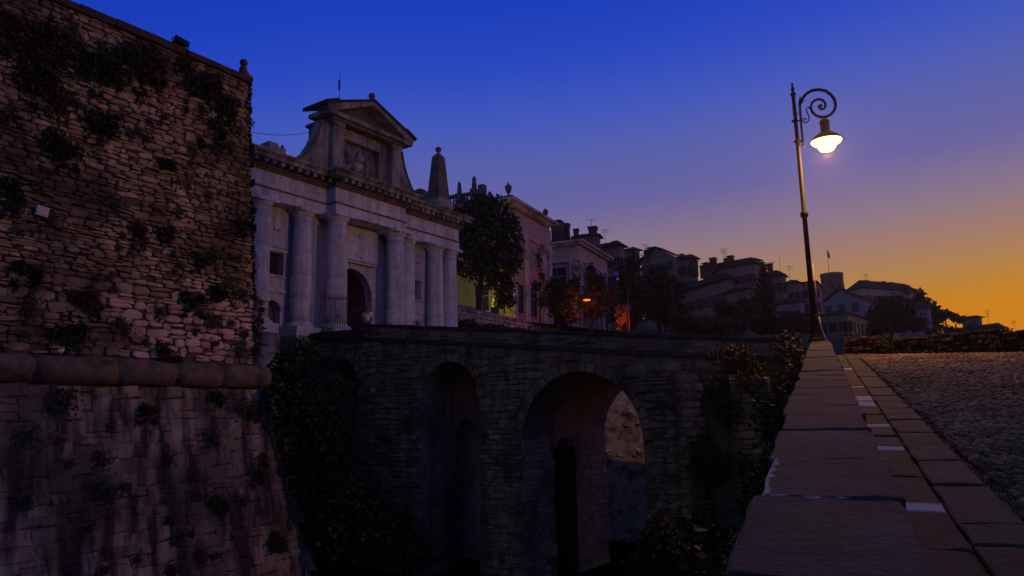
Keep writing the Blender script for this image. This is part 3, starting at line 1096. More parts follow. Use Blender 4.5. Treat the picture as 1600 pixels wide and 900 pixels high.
# thin weeds and moss spread over the masonry
q = random.Random(77)
V_, F_, nb_ = [], [], 0
for i in range(150):
    u = -9.4 + 9.2 * q.random()
    z = HB * (1 - q.random() ** 1.5) if q.random() < .75 else -q.uniform(.9, 6)
    if z > HB - .5:
        continue
    big = q.random() ** 2
    base = BO + DV * (u + (bface(z) if u > -.8 else 0) * .5) + NV * (bface(z) + .10)
    base = v3(base[0], base[1], BO[2] + z)
    bl = [(0, 0, 0, .12 + .35 * big, .12 + .3 * big, .12 + .45 * big)]
    vv, ff = leaves(bl, int(40 + 170 * big), .05, q, 2.4, .6, shell=0)
    d = (vv * NV).sum(1)
    vv = vv - np.outer(d, NV) * .72
    V_.append(vv + base)
    F_ += [tuple(k + nb_ for k in f) for f in ff]
    nb_ += len(vv)
tag(obj('wall_weeds', mesh('wall_weeds', np.concatenate(V_), F_, M_LEAF3)), 'thin dark weeds and moss scattered over the whole bastion wall', 'weeds', kind='stuff')
# trailing stems at the corner above the cordon
t = thing('corner_vine', 'thin leafy vine stems at the bastion corner beside the gate pedestal', 'vine', BW(-.05, -.1, 0), GATE_ROT)
v, f = leaves([(.06, .0, 1.3, .12, .2, .35), (.05, 0, .6, .14, .2, .5), (.08, 0, 2.1, .1, .15, .3)], 260, .12, r, 1.8, .1)
obj('foliage', mesh('foliage', v, f, M_LEAF2), t)

# ================================================================== CITY GATE
gate = thing('city_gate', 'pale marble city gate with paired columns, tall arch, carved lion panel and pediment', 'gate', (GO[0], GO[1], 3.7), GATE_ROT)
GZ = GO[2] - 3.7
GC = 2.4


def gbox(m, u0, u1, n0, n1, z0, z1, taper=0.0):
    return m.box(u0, u1, -n1, -n0, z0 + GZ, z1 + GZ, taper=taper)


ar = arch(GC, 1.5, 2.3, -1.2, 24)
nl, nr_ = arch(-2.6, .46, .98, -.3, 14), arch(7.4, .46, .98, -.3, 14)
wnl = [(-3.12, 2.72), (-2.08, 2.72), (-2.08, 3.82), (-3.12, 3.82)]
wnr = [(x + 10.0, z) for x, z in wnl]
out = [(-5.8, -1.2), (10.55, -1.2), (10.55, 6.2), (-5.8, 6.2)]
zs = lambda vf: ([(x, y, z + GZ) for x, y, z in vf[0]], vf[1])
# (arch foot crosses the lower edge: outline with the arch cut from below)
sp = [(-5.8, -1.2), (GC - 1.5, -1.2), (GC - 1.5, 2.3)] + [(GC - 1.5 * math.cos(math.pi * k / 24), 2.3 + 1.5 * math.sin(math.pi * k / 24)) for k in range(1, 24)] + [(GC + 1.5, 2.3), (GC + 1.5, -1.2), (10.55, -1.2), (10.55, 6.2), (-5.8, 6.2)]
vf = zs(shape([sp, nl, nr_, wnl, wnr], .9, 1.4))
obj('front_wall', mesh('front_wall', vf[0], vf[1], M_MARBLE), gate)
vf = zs(shape([sp], 1.402, 6.0))
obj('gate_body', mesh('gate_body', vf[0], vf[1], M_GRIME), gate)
gbox(MB(), GC - 1.6, GC + 1.6, -5.2, -5.0, -.9, 4.0).build('door', M_WOOD, gate)  # closing panel added across the passage to keep the arch dark inside
# arch trim: voussoirs and imposts
ring = MB()
for k in range(13):
    a0, a1 = math.pi * k / 13 + .012, math.pi * (k + 1) / 13 - .012
    o = MB()
    q = []
    for rr2 in (1.47, 1.86):
        for a in (a0, (a0 + a1) / 2, a1):
            q.append((GC + rr2 * math.cos(a), 2.3 + GZ + rr2 * math.sin(a)))
    o.prism([q[0], q[3], q[4], q[5], q[2], q[1]], .9 - (.09 if k == 6 else .05), 1.0)
    o.build('voussoir', M_MARBLE, gate)
for s in (-1, 1):
    gbox(MB(), GC + s * 1.66 - .2, GC + s * 1.66 + .2, -1.0, -.84, 2.12, 2.3).build('impost', M_MARBLE, gate)
    gbox(MB(), GC + s * 1.66 - .16, GC + s * 1.66 + .16, -1.0, -.865, -1.0, 2.118).build('jamb', M_MARBLE, gate)
# columns
CH = 6.1


def column(u, n, rad, name='column', half=False):
    b = MB()
    prof = [(rad * 1.0, .42)]
    for k in range(1, 10):
        z = .42 + (CH - .42 - .62) * k / 9
        prof.append((rad * (1.0 - .15 * (k / 9) ** 1.7), z))
    prof2 = []
    for i, (a, z) in enumerate(prof):
        prof2.append((a, z + GZ))
        if i in (2, 4, 6):
            prof2 += [(a * .985, z + GZ + .012), (a, z + GZ + .024)]
    b.lathe(prof2, u, -n, 28)
    c = b.build(name, M_MARBLE, gate, True)
    b = MB()
    b.lathe([(rad * 1.36, .14 + GZ), (rad * 1.42, .2 + GZ), (rad * 1.36, .28 + GZ), (rad * 1.16, .31 + GZ), (rad * 1.16, .35 + GZ), (rad * 1.08, .40 + GZ), (rad * 1.0, .44 + GZ)], u, -n, 28)
    b.build('column_base', M_MARBLE, c, True)
    gbox(MB(), u - rad * 1.38, u + rad * 1.38, n - rad * 1.38, n + rad * 1.38, -.02, .15).build('plinth', M_MARBLE, c)
    b = MB()
    rt = rad * .85
    z = CH - .62 + GZ
    b.lathe([(rt, z - .02), (rt * 1.08, z), (rt * 1.08, z + .06), (rt, z + .08), (rt, z + .24), (rt * 1.1, z + .26), (rt * 1.1, z + .31), (rt * 1.32, z + .43), (rt * 1.32, z + .45)], u, -n, 28)
    cap = b.build('capital', M_MARBLE, c, True)
    gbox(MB(), u - rt * 1.4, u + rt * 1.4, n - rt * 1.4, n + rt * 1.4, CH - .17, CH - .002).build('abacus', M_MARBLE, c)
    return c


for u, n, rad in ((GC - 2.12, .3, .58), (GC + 2.12, .3, .58), (-1.38, -.35, .53), (6.1, -.35, .53), (-3.87, -.35, .53), (8.62, -.35, .53), (-5.15, -.35, .53), (9.93, -.35, .53)):
    column(u, n, rad)
for u in (-.62, 5.3):
    gbox(MB(), u - .36, u + .36, -.898, -.62, 0, CH - .45).build('pilaster', M_MARBLE, gate)
    gbox(MB(), u - .42, u + .42, -.897, -.56, CH - .45, CH - .002).build('pilaster_capital', M_MARBLE, gate)
    gbox(MB(), u - .44, u + .44, -.897, -.54, -.28, -.002).build('pilaster_base', M_MARBLE, gate)
for u0, u1, n1 in ((-5.9, -3.15, .38), (-2.12, -.65, .38), (-.5, 1.06, 1.06), (3.74, 5.28, 1.06), (5.36, 6.84, .38), (7.9, 10.7, .38)):
    m_ = MB()
    gbox(m_, u0, u1, -.895, n1, -.30, -.022)
    m_.build('pedestal', M_MARBLE, gate)
    gbox(MB(), u0 - .05, u1 + .05, -.89, n1 + .05, -.62, -.302).build('pedestal_foot', M_WEATHER, gate)
    gbox(MB(), u0 - .07, u1 + .07, -.885, n1 + .07, -2.6, -.622).build('pedestal_foot', M_WEATHER, gate)
# bays between the columns
for s, c in ((0, -2.6), (1, 7.4)):
    gbox(MB(), c - .78, c + .78, -.899, -.80, 1.84, 1.97).build('string_moulding', M_MARBLE, gate)
    gbox(MB(), c - .70, c + .70, -.899, -.83, 4.08, 5.98).build('blank_panel', M_MARBLE, gate)
    gbox(MB(), c - .70, c + .70, -.899, -.78, 3.86, 4.0).build('window_head', M_MARBLE, gate)
    for q in (-1, 1):
        gbox(MB(), c + q * .58 - .06, c + q * .58 + .06, -.899, -.84, 2.7, 3.858).build('window_jamb', M_MARBLE, gate)
    gbox(MB(), c - .66, c + .66, -.899, -.80, 2.58, 2.698).build('window_sill', M_MARBLE, gate)
    gbox(MB(), c - .5, c + .5, -1.398, -1.3, 2.74, 3.8).build('window_shutter', M_WOOD, gate)
    for k in range(9):
        a0, a1 = math.pi * k / 9 + .02, math.pi * (k + 1) / 9 - .02
        q = [(c + rr2 * math.cos(a), .98 + GZ + rr2 * math.sin(a)) for rr2, a in ((.46, a0), (.62, a0), (.62, a1), (.46, a1))]
        MB().prism(q, .86, .95).build('niche_voussoir', M_MARBLE, gate)
gbox(MB(), GC - 1.46, GC + 1.5, -.86, -.45, 4.16, 6.0).build('inscription_panel', M_MARBLE, gate)
gbox(MB(), GC - 1.54, GC + 1.54, -.86, -.55, 4.04, 4.156).build('panel_moulding', M_MARBLE, gate)
an = MB()
for (u, z) in ((2.1, 5.55), (2.35, 5.6), (2.5, 5.5), (2.25, 4.5), (2.6, 4.4)):
    an.tube([(u, .44, z + GZ), (u + .04, .42, z + GZ - .12)], [.03, .008], 5)
for c in (-2.6, 7.4):
    for (u, z) in ((-.12, 5.0), (.06, 4.95), (.15, 5.03)):
        an.tube([(c + u, .82, z + GZ), (c + u + .03, .79, z + GZ - .12)], [.03, .008], 5)
an.build('iron_cramp', M_IRON, gate)
# entablature in three lengths
for (u0, u1, n) in ((-5.95, -.17, 0.0), (-.168, 4.968, .67), (4.97, 10.55, 0.0)):
    u = u0
    while u < u1 - .05:                       # architrave stones
        l = min(2.3 + r.uniform(-.3, .5), u1 - u)
        if u1 - u - l < .8:
            l = u1 - u
        gbox(MB(), u + .004, u + l - .004, -1.2, n + r.uniform(-.006, .006), 6.102, 6.60).build('architrave_stone', M_MARBLE, gate)
        gbox(MB(), u + .004, u + l - .004, -1.2, n - .06 + r.uniform(-.006, .006), 6.692, 7.48).build('frieze_stone', M_MARBLE, gate)
        u += l
    e0 = .06 if u0 > -1 and u0 < 0 else 0
    e1 = .06 if u1 < 5 and u1 > 4 else 0
    e2 = .06 if u1 > 10 else 0
    gbox(MB(), u0 - e0, u1 + e1 + e2, -1.2, n + .05, 6.605, 6.688).build('taenia', M_GRIME, gate)
    q0, q1 = (.5 if u0 > -1 and u0 < 0 else 0), (.5 if u1 < 5 else (.62 if u1 > 10 else 0))
    m_ = MB()
    gbox(m_, u0 - q0 * .25, u1 + q1 * .25, -1.2, n + .08, 7.485, 7.60)
    gbox(m_, u0 - q0 * .35, u1 + q1 * .35, -1.2, n + .16, 7.602, 7.70)
    m_.build('bed_moulding', M_GRIME, gate)
    k = int((u1 - u0) / .46)
    for i in range(k):
        uu = u0 + (i + .5) * (u1 - u0) / k
        gbox(MB(), uu - .11, uu + .11, n + .1, n + .50, 7.702, 7.90).build('modillion', M_WEATHER, gate)
    gbox(MB(), u0 - q0, u1 + q1, -1.2, n + .58, 7.905, 8.10).build('cornice', M_WEATHER, gate)
    m_ = MB()
    gbox(m_, u0 - q0 * 1.1, u1 + q1 * 1.1, -1.2, n + .66, 8.102, 8.17)
    gbox(m_, u0 - q0 * 1.25, u1 + q1 * 1.25, -1.2, n + .74, 8.172, 8.26)
    m_.build('cornice_top', M_WEATHER, gate)
    gbox(MB(), u0 - q0 * .5, u1 + q1 * .5, -1.4, n + .2, 8.262, 8.36).build('blocking_course', M_WEATHER, gate)
# attic storey
m_ = MB()
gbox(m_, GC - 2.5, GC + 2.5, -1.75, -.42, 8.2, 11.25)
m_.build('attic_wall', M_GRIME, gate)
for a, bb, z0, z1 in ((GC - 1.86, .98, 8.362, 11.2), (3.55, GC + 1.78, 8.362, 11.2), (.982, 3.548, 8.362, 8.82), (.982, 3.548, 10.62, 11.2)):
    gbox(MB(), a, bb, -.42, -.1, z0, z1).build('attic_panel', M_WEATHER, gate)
for s in (-1, 1):
    c = GC + s * 2.16
    gbox(MB(), c - .34, c + .34, -.415, .27, 8.362, 11.02).build('attic_pilaster', M_WEATHER, gate)
    gbox(MB(), c - .40, c + .40, -.41, .33, 11.022, 11.25).build('pilaster_capital', M_WEATHER, gate)
    gbox(MB(), c - .38, c + .38, -.41, .31, 8.2, 8.5).build('attic_base', M_WEATHER, gate)
    # scroll-shaped buttress beside the attic
    co = [(2.5, 8.3), (4.75, 8.3), (4.62, 8.55), (4.25, 8.75), (3.85, 9.15), (3.5, 9.7), (3.22, 10.3), (3.06, 10.9), (2.98, 11.2), (2.5, 11.2)]
    poly = [(GC + s * x, z + GZ) for x, z in co]
    if s < 0:
        poly = poly[::-1]
    MB().prism(poly, .12, .75).build('volute', M_WEATHER, gate)
    b = MB()
    b.tube([(GC + s * x, .1, z + GZ) for x, z in co[1:9]], .07, 6)
    b.build('volute_rim', M_GRIME, gate)
# carved lion relief
rel = MB()
ry = .40


def blob(u, z, ru, rz, dn=.14):
    rel.ball((u, ry, z + GZ), (ru, dn, rz), 12, 8)


gbox(rel, .982, 3.548, -.44, -.40, 8.82, 10.62)
blob(2.1, 9.45, .62, .30, .2)
blob(1.62, 9.72, .34, .36, .26)
blob(1.42, 10.0, .24, .25, .26)
blob(1.27, 9.93, .12, .11, .3)
for (a, c) in (((1.55, 9.4), (1.3, 8.92)), ((1.85, 9.3), (1.8, 8.9)), ((2.5, 9.35), (2.4, 8.9)), ((2.65, 9.4), (2.8, 8.92))):
    rel.tube([(a[0], ry - .08, a[1] + GZ), ((a[0] + c[0]) / 2 + .06, ry - .1, (a[1] + c[1]) / 2 + GZ), (c[0], ry - .06, c[1] + GZ), (c[0] - .12, ry - .06, c[1] + GZ - .02)], [.12, .09, .07, .06], 7)
for k in range(6):
    a = .35 + k * .16
    rel.tube([(1.95, ry - .1, 9.65 + GZ), (1.95 + .55 * math.cos(a), ry - .14, 9.65 + GZ + .5 * math.sin(a)), (1.95 + 1.0 * math.cos(a), ry - .08, 9.65 + GZ + .85 * math.sin(a))], [.08, .09, .03], 6)
rel.tube([(2.7, ry - .06, 9.55 + GZ), (3.05, ry - .08, 9.75 + GZ), (3.2, ry - .08, 10.1 + GZ), (3.05, ry - .08, 10.25 + GZ)], [.05, .045, .04, .07], 6)
gbox(rel, 1.05, 1.45, -.4, -.2, 8.85, 9.3)
rel.build('lion_relief', M_WEATHER, gate, True)
# pediment
hw = 3.15
gbox(MB(), GC - 2.7, GC + 2.7, -1.8, .40, 11.252, 11.40).build('pediment_moulding', M_GRIME, gate)
gbox(MB(), GC - hw, GC + hw, -1.0, .62, 11.402, 11.62).build('pediment_cornice', M_WEATHER, gate)
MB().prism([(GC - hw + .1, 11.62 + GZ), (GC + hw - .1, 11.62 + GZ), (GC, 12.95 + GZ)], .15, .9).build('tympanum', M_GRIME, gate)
for s in (-1, 1):
    a, bq = (GC + s * (hw + .06), 11.62), (GC, 13.0)
    d = v3(bq[0] - a[0], bq[1] - a[1], 0)
    poly = [(a[0], a[1] + .002 + GZ), (a[0] - s * .5, a[1] + .002 + GZ), (bq[0] - s * .002, bq[1] - .16 + GZ), (bq[0] - s * .002, bq[1] + .06 + GZ), (a[0], a[1] + .22 + GZ)]
    if s > 0:
        poly = poly[::-1]
    MB().prism(poly, -.63, .12).build('raking_cornice', M_WEATHER, gate)
    zt2 = .232
    poly = [(a[0] + s * .14, a[1] + zt2 - .05 + GZ), (bq[0] - s * .002, bq[1] + .07 + GZ), (bq[0] - s * .002, bq[1] + .19 + GZ), (a[0] + s * .14, a[1] + zt2 + .07 + GZ)]
    if s < 0:
        poly = poly[::-1]
    rf = MB()
    rf.prism(poly[::-1] if False else poly, -.72, 1.25)
    rf.build('roof', M_TILE, gate)
    for k in range(13):                         # tile ends along the eaves
        y = -.68 + k * .15
        x = a[0] + s * .16
        rf2 = MB()
        rf2.tube([(x, y, a[1] + zt2 + .06 + GZ), (x - s * .8, y, a[1] + zt2 + .06 + .8 * (1.38 / hw) + GZ)], .07, 6)
        rf2.build('roof_tile', M_TILE, gate)
b = MB()
b.lathe([(.18, 13.12 + GZ), (.14, 13.2 + GZ), (.09, 13.26 + GZ)], GC, -.45, 12)
b.ball((GC, -.45, 13.43 + GZ), .19, 14, 10)
b.build('ball_finial', M_GRIME, gate, True)
b = MB()
b.tube([(1.0, .6, 12.5 + GZ), (1.0, .6, 14.55 + GZ)], [.02, .012], 5)
b.add([(.88, .6, 13.6 + GZ), (1.0, .6, 13.5 + GZ), (1.0, .6, 14.2 + GZ), (.9, .62, 14.1 + GZ)], [(0, 1, 2, 3)])
b.tube([(.9, .6, 14.45 + GZ), (1.1, .6, 14.45 + GZ)], .012, 5)
b.build('weather_vane', M_IRON, gate)
# obelisk
b = MB()
b.add([(7.78, -.68, 8.85 + GZ), (8.82, -.68, 8.85 + GZ), (8.82, .28, 8.85 + GZ), (7.78, .28, 8.85 + GZ), (8.0, -.46, 11.62 + GZ), (8.6, -.46, 11.62 + GZ), (8.6, .06, 11.62 + GZ), (8.0, .06, 11.62 + GZ)], BOXF)
b.add([(8.0, -.46, 11.621 + GZ), (8.6, -.46, 11.621 + GZ), (8.6, .06, 11.621 + GZ), (8.0, .06, 11.621 + GZ), (8.3, -.2, 11.98 + GZ)], [(0, 1, 4), (1, 2, 4), (2, 3, 4), (3, 0, 4)])
ob = b.build('obelisk', M_GRIME, gate)
MB().ball((8.3, -.2, 12.13 + GZ), .19, 14, 10).build('obelisk_ball', M_GRIME, ob, True)
b = MB()
gbox(b, 7.62, 8.98, -.45, .85, 8.262, 8.60)
gbox(b, 7.7, 8.9, -.37, .77, 8.602, 8.85)
b.build('obelisk_base', M_WEATHER, ob)
b = MB()
gbox(b, -4.1, -3.2, -.4, .5, 8.262, 8.62)
gbox(b, -4.0, -3.5, -.4, .3, 8.622, 8.85)
b.ball((-3.05, -.0, 8.8 + GZ), (.1, .1, .2), 8, 6)
b.build('obelisk_stump', M_WEATHER, gate)
# tiled roof over the wings
b = MB()
for (u0, u1) in ((-5.8, GC - 2.52), (GC + 2.52, 10.5)):
    b.add([(u0, .6, 8.30 + GZ), (u1, .6, 8.30 + GZ), (u1, 4.5, 10.1 + GZ), (u0, 4.5, 10.1 + GZ), (u0, .6, 8.15 + GZ), (u1, .6, 8.15 + GZ), (u1, 4.5, 8.15 + GZ), (u0, 4.5, 8.15 + GZ)], [(0, 1, 2, 3), (3, 2, 6, 7), (4, 5, 1, 0), (1, 5, 6, 2), (0, 3, 7, 4)])
b.build('wing_roof', M_TILE, gate)


def GW(u, n, z):
    p = GO + DV * u + NV * n
    return v3(p[0], p[1], GO[2] + z)


# rubble footing wall under the left wing of the gate
p = GW(-6.5, .9, 0)
ft = thing('footing_wall', 'rough stone footing wall under the left wing of the gate, above the ditch plants', 'wall', (p[0], p[1], FLOOR), GATE_ROT)
FH = GO[2] - 2.58 - FLOOR
MB().box(0, 6.5, .08, 6, -.2, FH).build('core', M_RUBBLE_CORE, ft)
lay(ft, [(v3(0, 0, 0), v3(1, 0, 0), v3(0, 0, 1), v3(0, -1, 0), cells(0, FH - .02, lambda z: 0, lambda z: 6.5, (.18, .36), (.3, .7), r))], M_WEATHER, r, (.0, .07), .01, 150, shapes=RUBBLE, key=lambda c: -(c[0][1] > 4) * 10 - c[0][2] * c[0][3])

# wire from the bastion to the gate
a_, b_ = BW(-.5, -1.0, 8.35), GW(GC - 2.6, -.9, 10.95)
tag(MB().tube([a_ + (b_ - a_) * k / 8 - v3(0, 0, .25 * 4 * (k / 8) * (1 - k / 8)) for k in range(9)], .012, 5).build('overhead_wire', M_IRON), 'thin wire strung across the sky from the bastion to the gate attic', 'wire')

# ================================================================== VIADUCT
VC = road(-.30, 23.41, -.70)
VN0 = float((VC - GO) @ NV)
VU0 = float((VC - GO) @ DV)
VD = 6.4
VL = VN0 + .2
via = thing('viaduct_bridge', 'dark stone arched viaduct climbing from the street lamp to the city gate', 'bridge', (VC[0], VC[1], FLOOR), math.atan2(-NV[1], -NV[0]))
# local x runs from the lamp to the gate; the face looks to local +y side when y is flipped, so depth runs along -y
vx, vy = -NV, v3(NV[1], -NV[0], 0)         # rotating x by +90 degrees
DSIGN = 1.0 if (vy @ DV) > 0 else -1.0
TOP = lambda s: 2.09 + .114 * s if s < 19.3 else 2.09 + .114 * 19.3 - .15
DECK = lambda s: min(TOP(s) - 1.0 + max(0, s - 12) * .06, 3.9)


def vz(z):
    return z - FLOOR


def vplate(name, outlines, w0, w1, mat, parent=via):
    ol = [[(x, vz(z)) for x, z in o] for o in outlines]
    vs, fs = shape(ol, w0, w1)
    if DSIGN < 0:
        vs = [(x, -y, z) for x, y, z in vs]
        fs = [f[::-1] for f in fs]
    return obj(name, mesh(name, vs, fs, mat), parent)


A2, A1, A0 = (8.05, 2.45, -.9), (14.1, 1.48, .78), (20.55, 1.0, 1.75)
XE = VL - .02
prof = [(0, DECK(0)), (6, DECK(6)), (12, DECK(12)), (16, DECK(16)), (20, DECK(20)), (XE, DECK(XE))]
BOT = FLOOR - .3


def cut(extra=None):
    """outline of a slice of the viaduct with its arches open at the foot"""
    pts = [(0, BOT)]
    for (c, h, sp) in (A2, A1, A0):
        pts += [(c - h, BOT)] + [(c - h * math.cos(math.pi * k / 18), sp + h * math.sin(math.pi * k / 18)) for k in range(19)] + [(c + h, BOT)]
    pts += [(XE, BOT)] + prof[::-1]
    return pts


def cut_mid(top):
    """slice where the piers between the arches have a passage of the given height"""
    pts = [(0, BOT)]
    c, h, sp = A2
    pts += [(c - h, BOT)] + [(c - h * math.cos(math.pi * k / 18), sp + h * math.sin(math.pi * k / 18)) for k in range(19)]
    c1, h1, s1 = A1
    pts += [(c + h, top), (c + h + 1.7, top), (c + h + 1.7, BOT), (c1 - h1, BOT)] + [(c1 - h1 * math.cos(math.pi * k / 18), s1 + h1 * math.sin(math.pi * k / 18)) for k in range(19)]
    pts += [(c1 + h1, top + .75), (c1 + h1 + 2.4, top + .75), (c1 + h1 + 2.4, BOT)]
    c0, h0, s0 = A0
    pts += [(c0 - h0, BOT)] + [(c0 - h0 * math.cos(math.pi * k / 18), s0 + h0 * math.sin(math.pi * k / 18)) for k in range(19)] + [(c0 + h0, BOT)]
    pts += [(XE, BOT)] + prof[::-1]
    return pts


M_INNER = M_BRICKY
M_PASSAGE_SHADE = stone('painted_shade_stone', [(.03, .026, .022), (.04, .034, .028)], dirt_sc=1.0)  # near-black colour that paints the shade inside the pier passage
vplate('front_leaf', [cut()], .0, 2.1, M_VIADUCT)
for k in range(6):
    w0 = 2.1 + .3 * k
    x = (k + .5) / 6 * 2 - 1
    vplate('pier_leaf', [cut_mid(-1.75 + .9 * math.sqrt(1 - x * x))], w0, w0 + .3, M_INNER)
vplate('back_leaf', [cut()], 3.9, VD, M_INNER)
vplate('passage_shade_sheet', [[(A2[0] + A2[1] + .06, BOT), (A2[0] + A2[1] + 1.69, BOT), (A2[0] + A2[1] + 1.69, -.9), (A2[0] + A2[1] + .06, -.9)]], 3.86, 3.897, M_PASSAGE_SHADE)  # thin dark sheets added so the passage slot looks black
vplate('passage_shade_sheet', [[(A2[0] + A2[1] + 1.66, BOT), (A2[0] + A2[1] + 1.697, BOT), (A2[0] + A2[1] + 1.697, -.9), (A2[0] + A2[1] + 1.66, -.9)]], 2.12, 3.858, M_PASSAGE_SHADE)
r = random.Random(23)
# tall dark recess near the lamp is left free of stones and framed by buttresses
for (s0, s1, dz) in ((1.2, 2.35, .55), (3.45, 4.2, .42)):
    vplate('buttress', [[(s0, BOT), (s1, BOT), (s1, DECK(s1) - .2), (s0, DECK(s0) - .2)]], -dz, -.002, M_VIADUCT)
# parapets
for w0, w1, se in ((-.02, .45, 19.25), (VD - .45, VD, XE)):
    vplate('parapet', [[(.0 if w0 > 0 else .3, DECK(0) - .1), (6, DECK(6) - .1), (12, DECK(12) - .1), (se, DECK(se) - .1), (se, TOP(min(se, 19.2)) - .12), (.0 if w0 > 0 else .3, TOP(0) - .12)]], w0, w1, M_VIADUCT)
s = .28
while s < 19.2:
    l = min(r.uniform(.7, 1.2), 19.27 - s)
    j = r.uniform(-.02, .02)
    vplate('coping_slab', [[(s + .01, TOP(s) - .118), (s + l - .01, TOP(s + l) - .118), (s + l - .01, TOP(min(19.2, s + l)) + j), (s + .01, TOP(s) + j)]], -.08, .50, M_SLAB)
    s += l
vplate('deck_edge', [[(19.28, 3.6), (XE, 3.6), (XE, 4.14), (19.28, 4.06)]], -.04, .5, M_DARKCOPE)
# string course under the parapet
s = .3
while s < XE - .3:
    l = r.uniform(.8, 1.5)
    e = min(s + l, XE)
    ln = lambda q: 1.36 + .1125 * q
    vplate('string_stone', [[(s + .01, ln(s)), (e - .01, ln(e)), (e - .01, ln(e) + .17), (s + .01, ln(s) + .17)]], -.10 - r.uniform(0, .03), -.001, M_DARKCOPE)
    s += l


def arch_free(pad):
    def f(x, z, wd, h):
        if z > -99:
            for (c, hh_, sp) in (A2, A1, A0):
                q = hh_ + (pad if z > sp else .03)
                if abs(x - c) < q + wd / 2 and (z < sp or (x - c) ** 2 + (z - sp) ** 2 < (q + min(wd, h) / 2) ** 2):
                    return True
        ln = 1.36 + .1125 * x
        if abs(z - ln - .08) < h / 2 + .09:
            return True
        if z > ln + .1 and z + h / 2 > TOP(x) - .13:
            return True
        if 1.15 < x + wd / 2 and x - wd / 2 < 4.22 and z < DECK(x) - .1:
            return True
        return False
    return f


vo, vxd, vzd, vout = v3(0, 0, vz(0)), v3(1, 0, 0), v3(0, 0, 1), v3(0, -DSIGN, 0)
fc = cells(FLOOR, 4.3, lambda z: .3, lambda z: XE, (.16, .30), (.25, .62), r, skip=arch_free(.34))
fc = [c for c in fc if not (c[0] > 19.2 and c[1] + c[3] > 3.6)]
fb = [(v3(0, -DSIGN * dz, vz(0)), vxd, vzd, vout, cells(FLOOR, 2.0, lambda z: s0, lambda z: s1, (.16, .30), (.25, .55), r, skip=lambda x, z, wd, h: z + h / 2 > DECK(x) - .2)) for s0, s1, dz in ((1.2, 2.35, .55), (3.45, 4.2, .42))]
lay(via, [(vo, vxd, vzd, vout, fc)] + fb, M_VIADUCT, r, (.03, .10), .008, 230, shapes=RUBBLE, key=lambda s: -(s[0][2] * s[0][3]) * 30 / (30 + s[0][0] * 1.5))
# stones of the lit inner face of the big arch
jc = [c for c in cells(FLOOR, -.9, lambda z: .1, lambda z: VD, (.18, .3), (.25, .6), r) if not (2.0 < c[0] + c[2] / 2 < 4.0 and c[1] < -1.0 + .2)]
jc = [c for c in jc if c[0] + c[2] < 2.1 or c[0] > 3.88 or c[1] > -.8]
lay(via, [(v3(A2[0] + A2[1], 0, vz(0)), v3(0, DSIGN, 0), v3(0, 0, 1), v3(-1, 0, 0), jc)], M_BRICKY, r, (.03, .07), .02, 70, mass='jamb_masonry')
for (c, h, sp) in (A2, A1, A0):
    nv_ = int(h * 9)
    for k in range(nv_):
        a0, a1 = math.pi * k / nv_ + .03 / h, math.pi * (k + 1) / nv_ - .03 / h
        ro = h + r.uniform(.28, .36)
        vplate('voussoir', [[(c + h * math.cos(a0), sp + h * math.sin(a0)), (c + ro * math.cos(a0), sp + ro * math.sin(a0)), (c + ro * math.cos(a1), sp + ro * math.sin(a1)), (c + h * math.cos(a1), sp + h * math.sin(a1))]], -.05 - r.uniform(0, .04), -.001, M_VIADUCT)


def VW(s, wdp, z):
    p = VC - NV * s + DV * wdp
    return v3(p[0], p[1], z)


# pale rock face seen through the big arch
rk = thing('rock_face', 'pale jagged rock face seen through the right side of the largest viaduct arch', 'rock', tuple(VW(11, 11.0, FLOOR)), math.atan2(-NV[1], -NV[0]))
m_ = MB()
for i in range(420):
    s, z = r.uniform(-8, 5), r.uniform(0, 8.3)
    sz = r.uniform(.10, .30)
    m_.ball((s, DSIGN * (r.uniform(.0, .35) + z * .13), z), (sz, sz * .7, sz * r.uniform(.5, .9)), 6, 4)
m_.add([(-9, DSIGN * .1, -.2), (6, DSIGN * .1, -.2), (6, DSIGN * 1.2, 8.4), (-9, DSIGN * 1.2, 8.4)], [(0, 1, 2, 3)])
rr3 = random.Random(5)
m_.v = [(x + rr3.uniform(-.1, .1), y + rr3.uniform(-.08, .08), z + rr3.uniform(-.1, .1)) for x, y, z in m_.v]
m_.build('rock', M_ROCK, rk)
# white scrap on the viaduct
p = on_plane(586, 610, VC, -DV) - DV * .12
tag(MB().box(-.10, .10, -.03, .03, -.08, .08, taper=.02).build('white_scrap', M_WHITE, None, loc=p, rot=(0, .4, GATE_ROT + 1.5)), 'white scrap on the viaduct wall between the left arches', 'scrap')

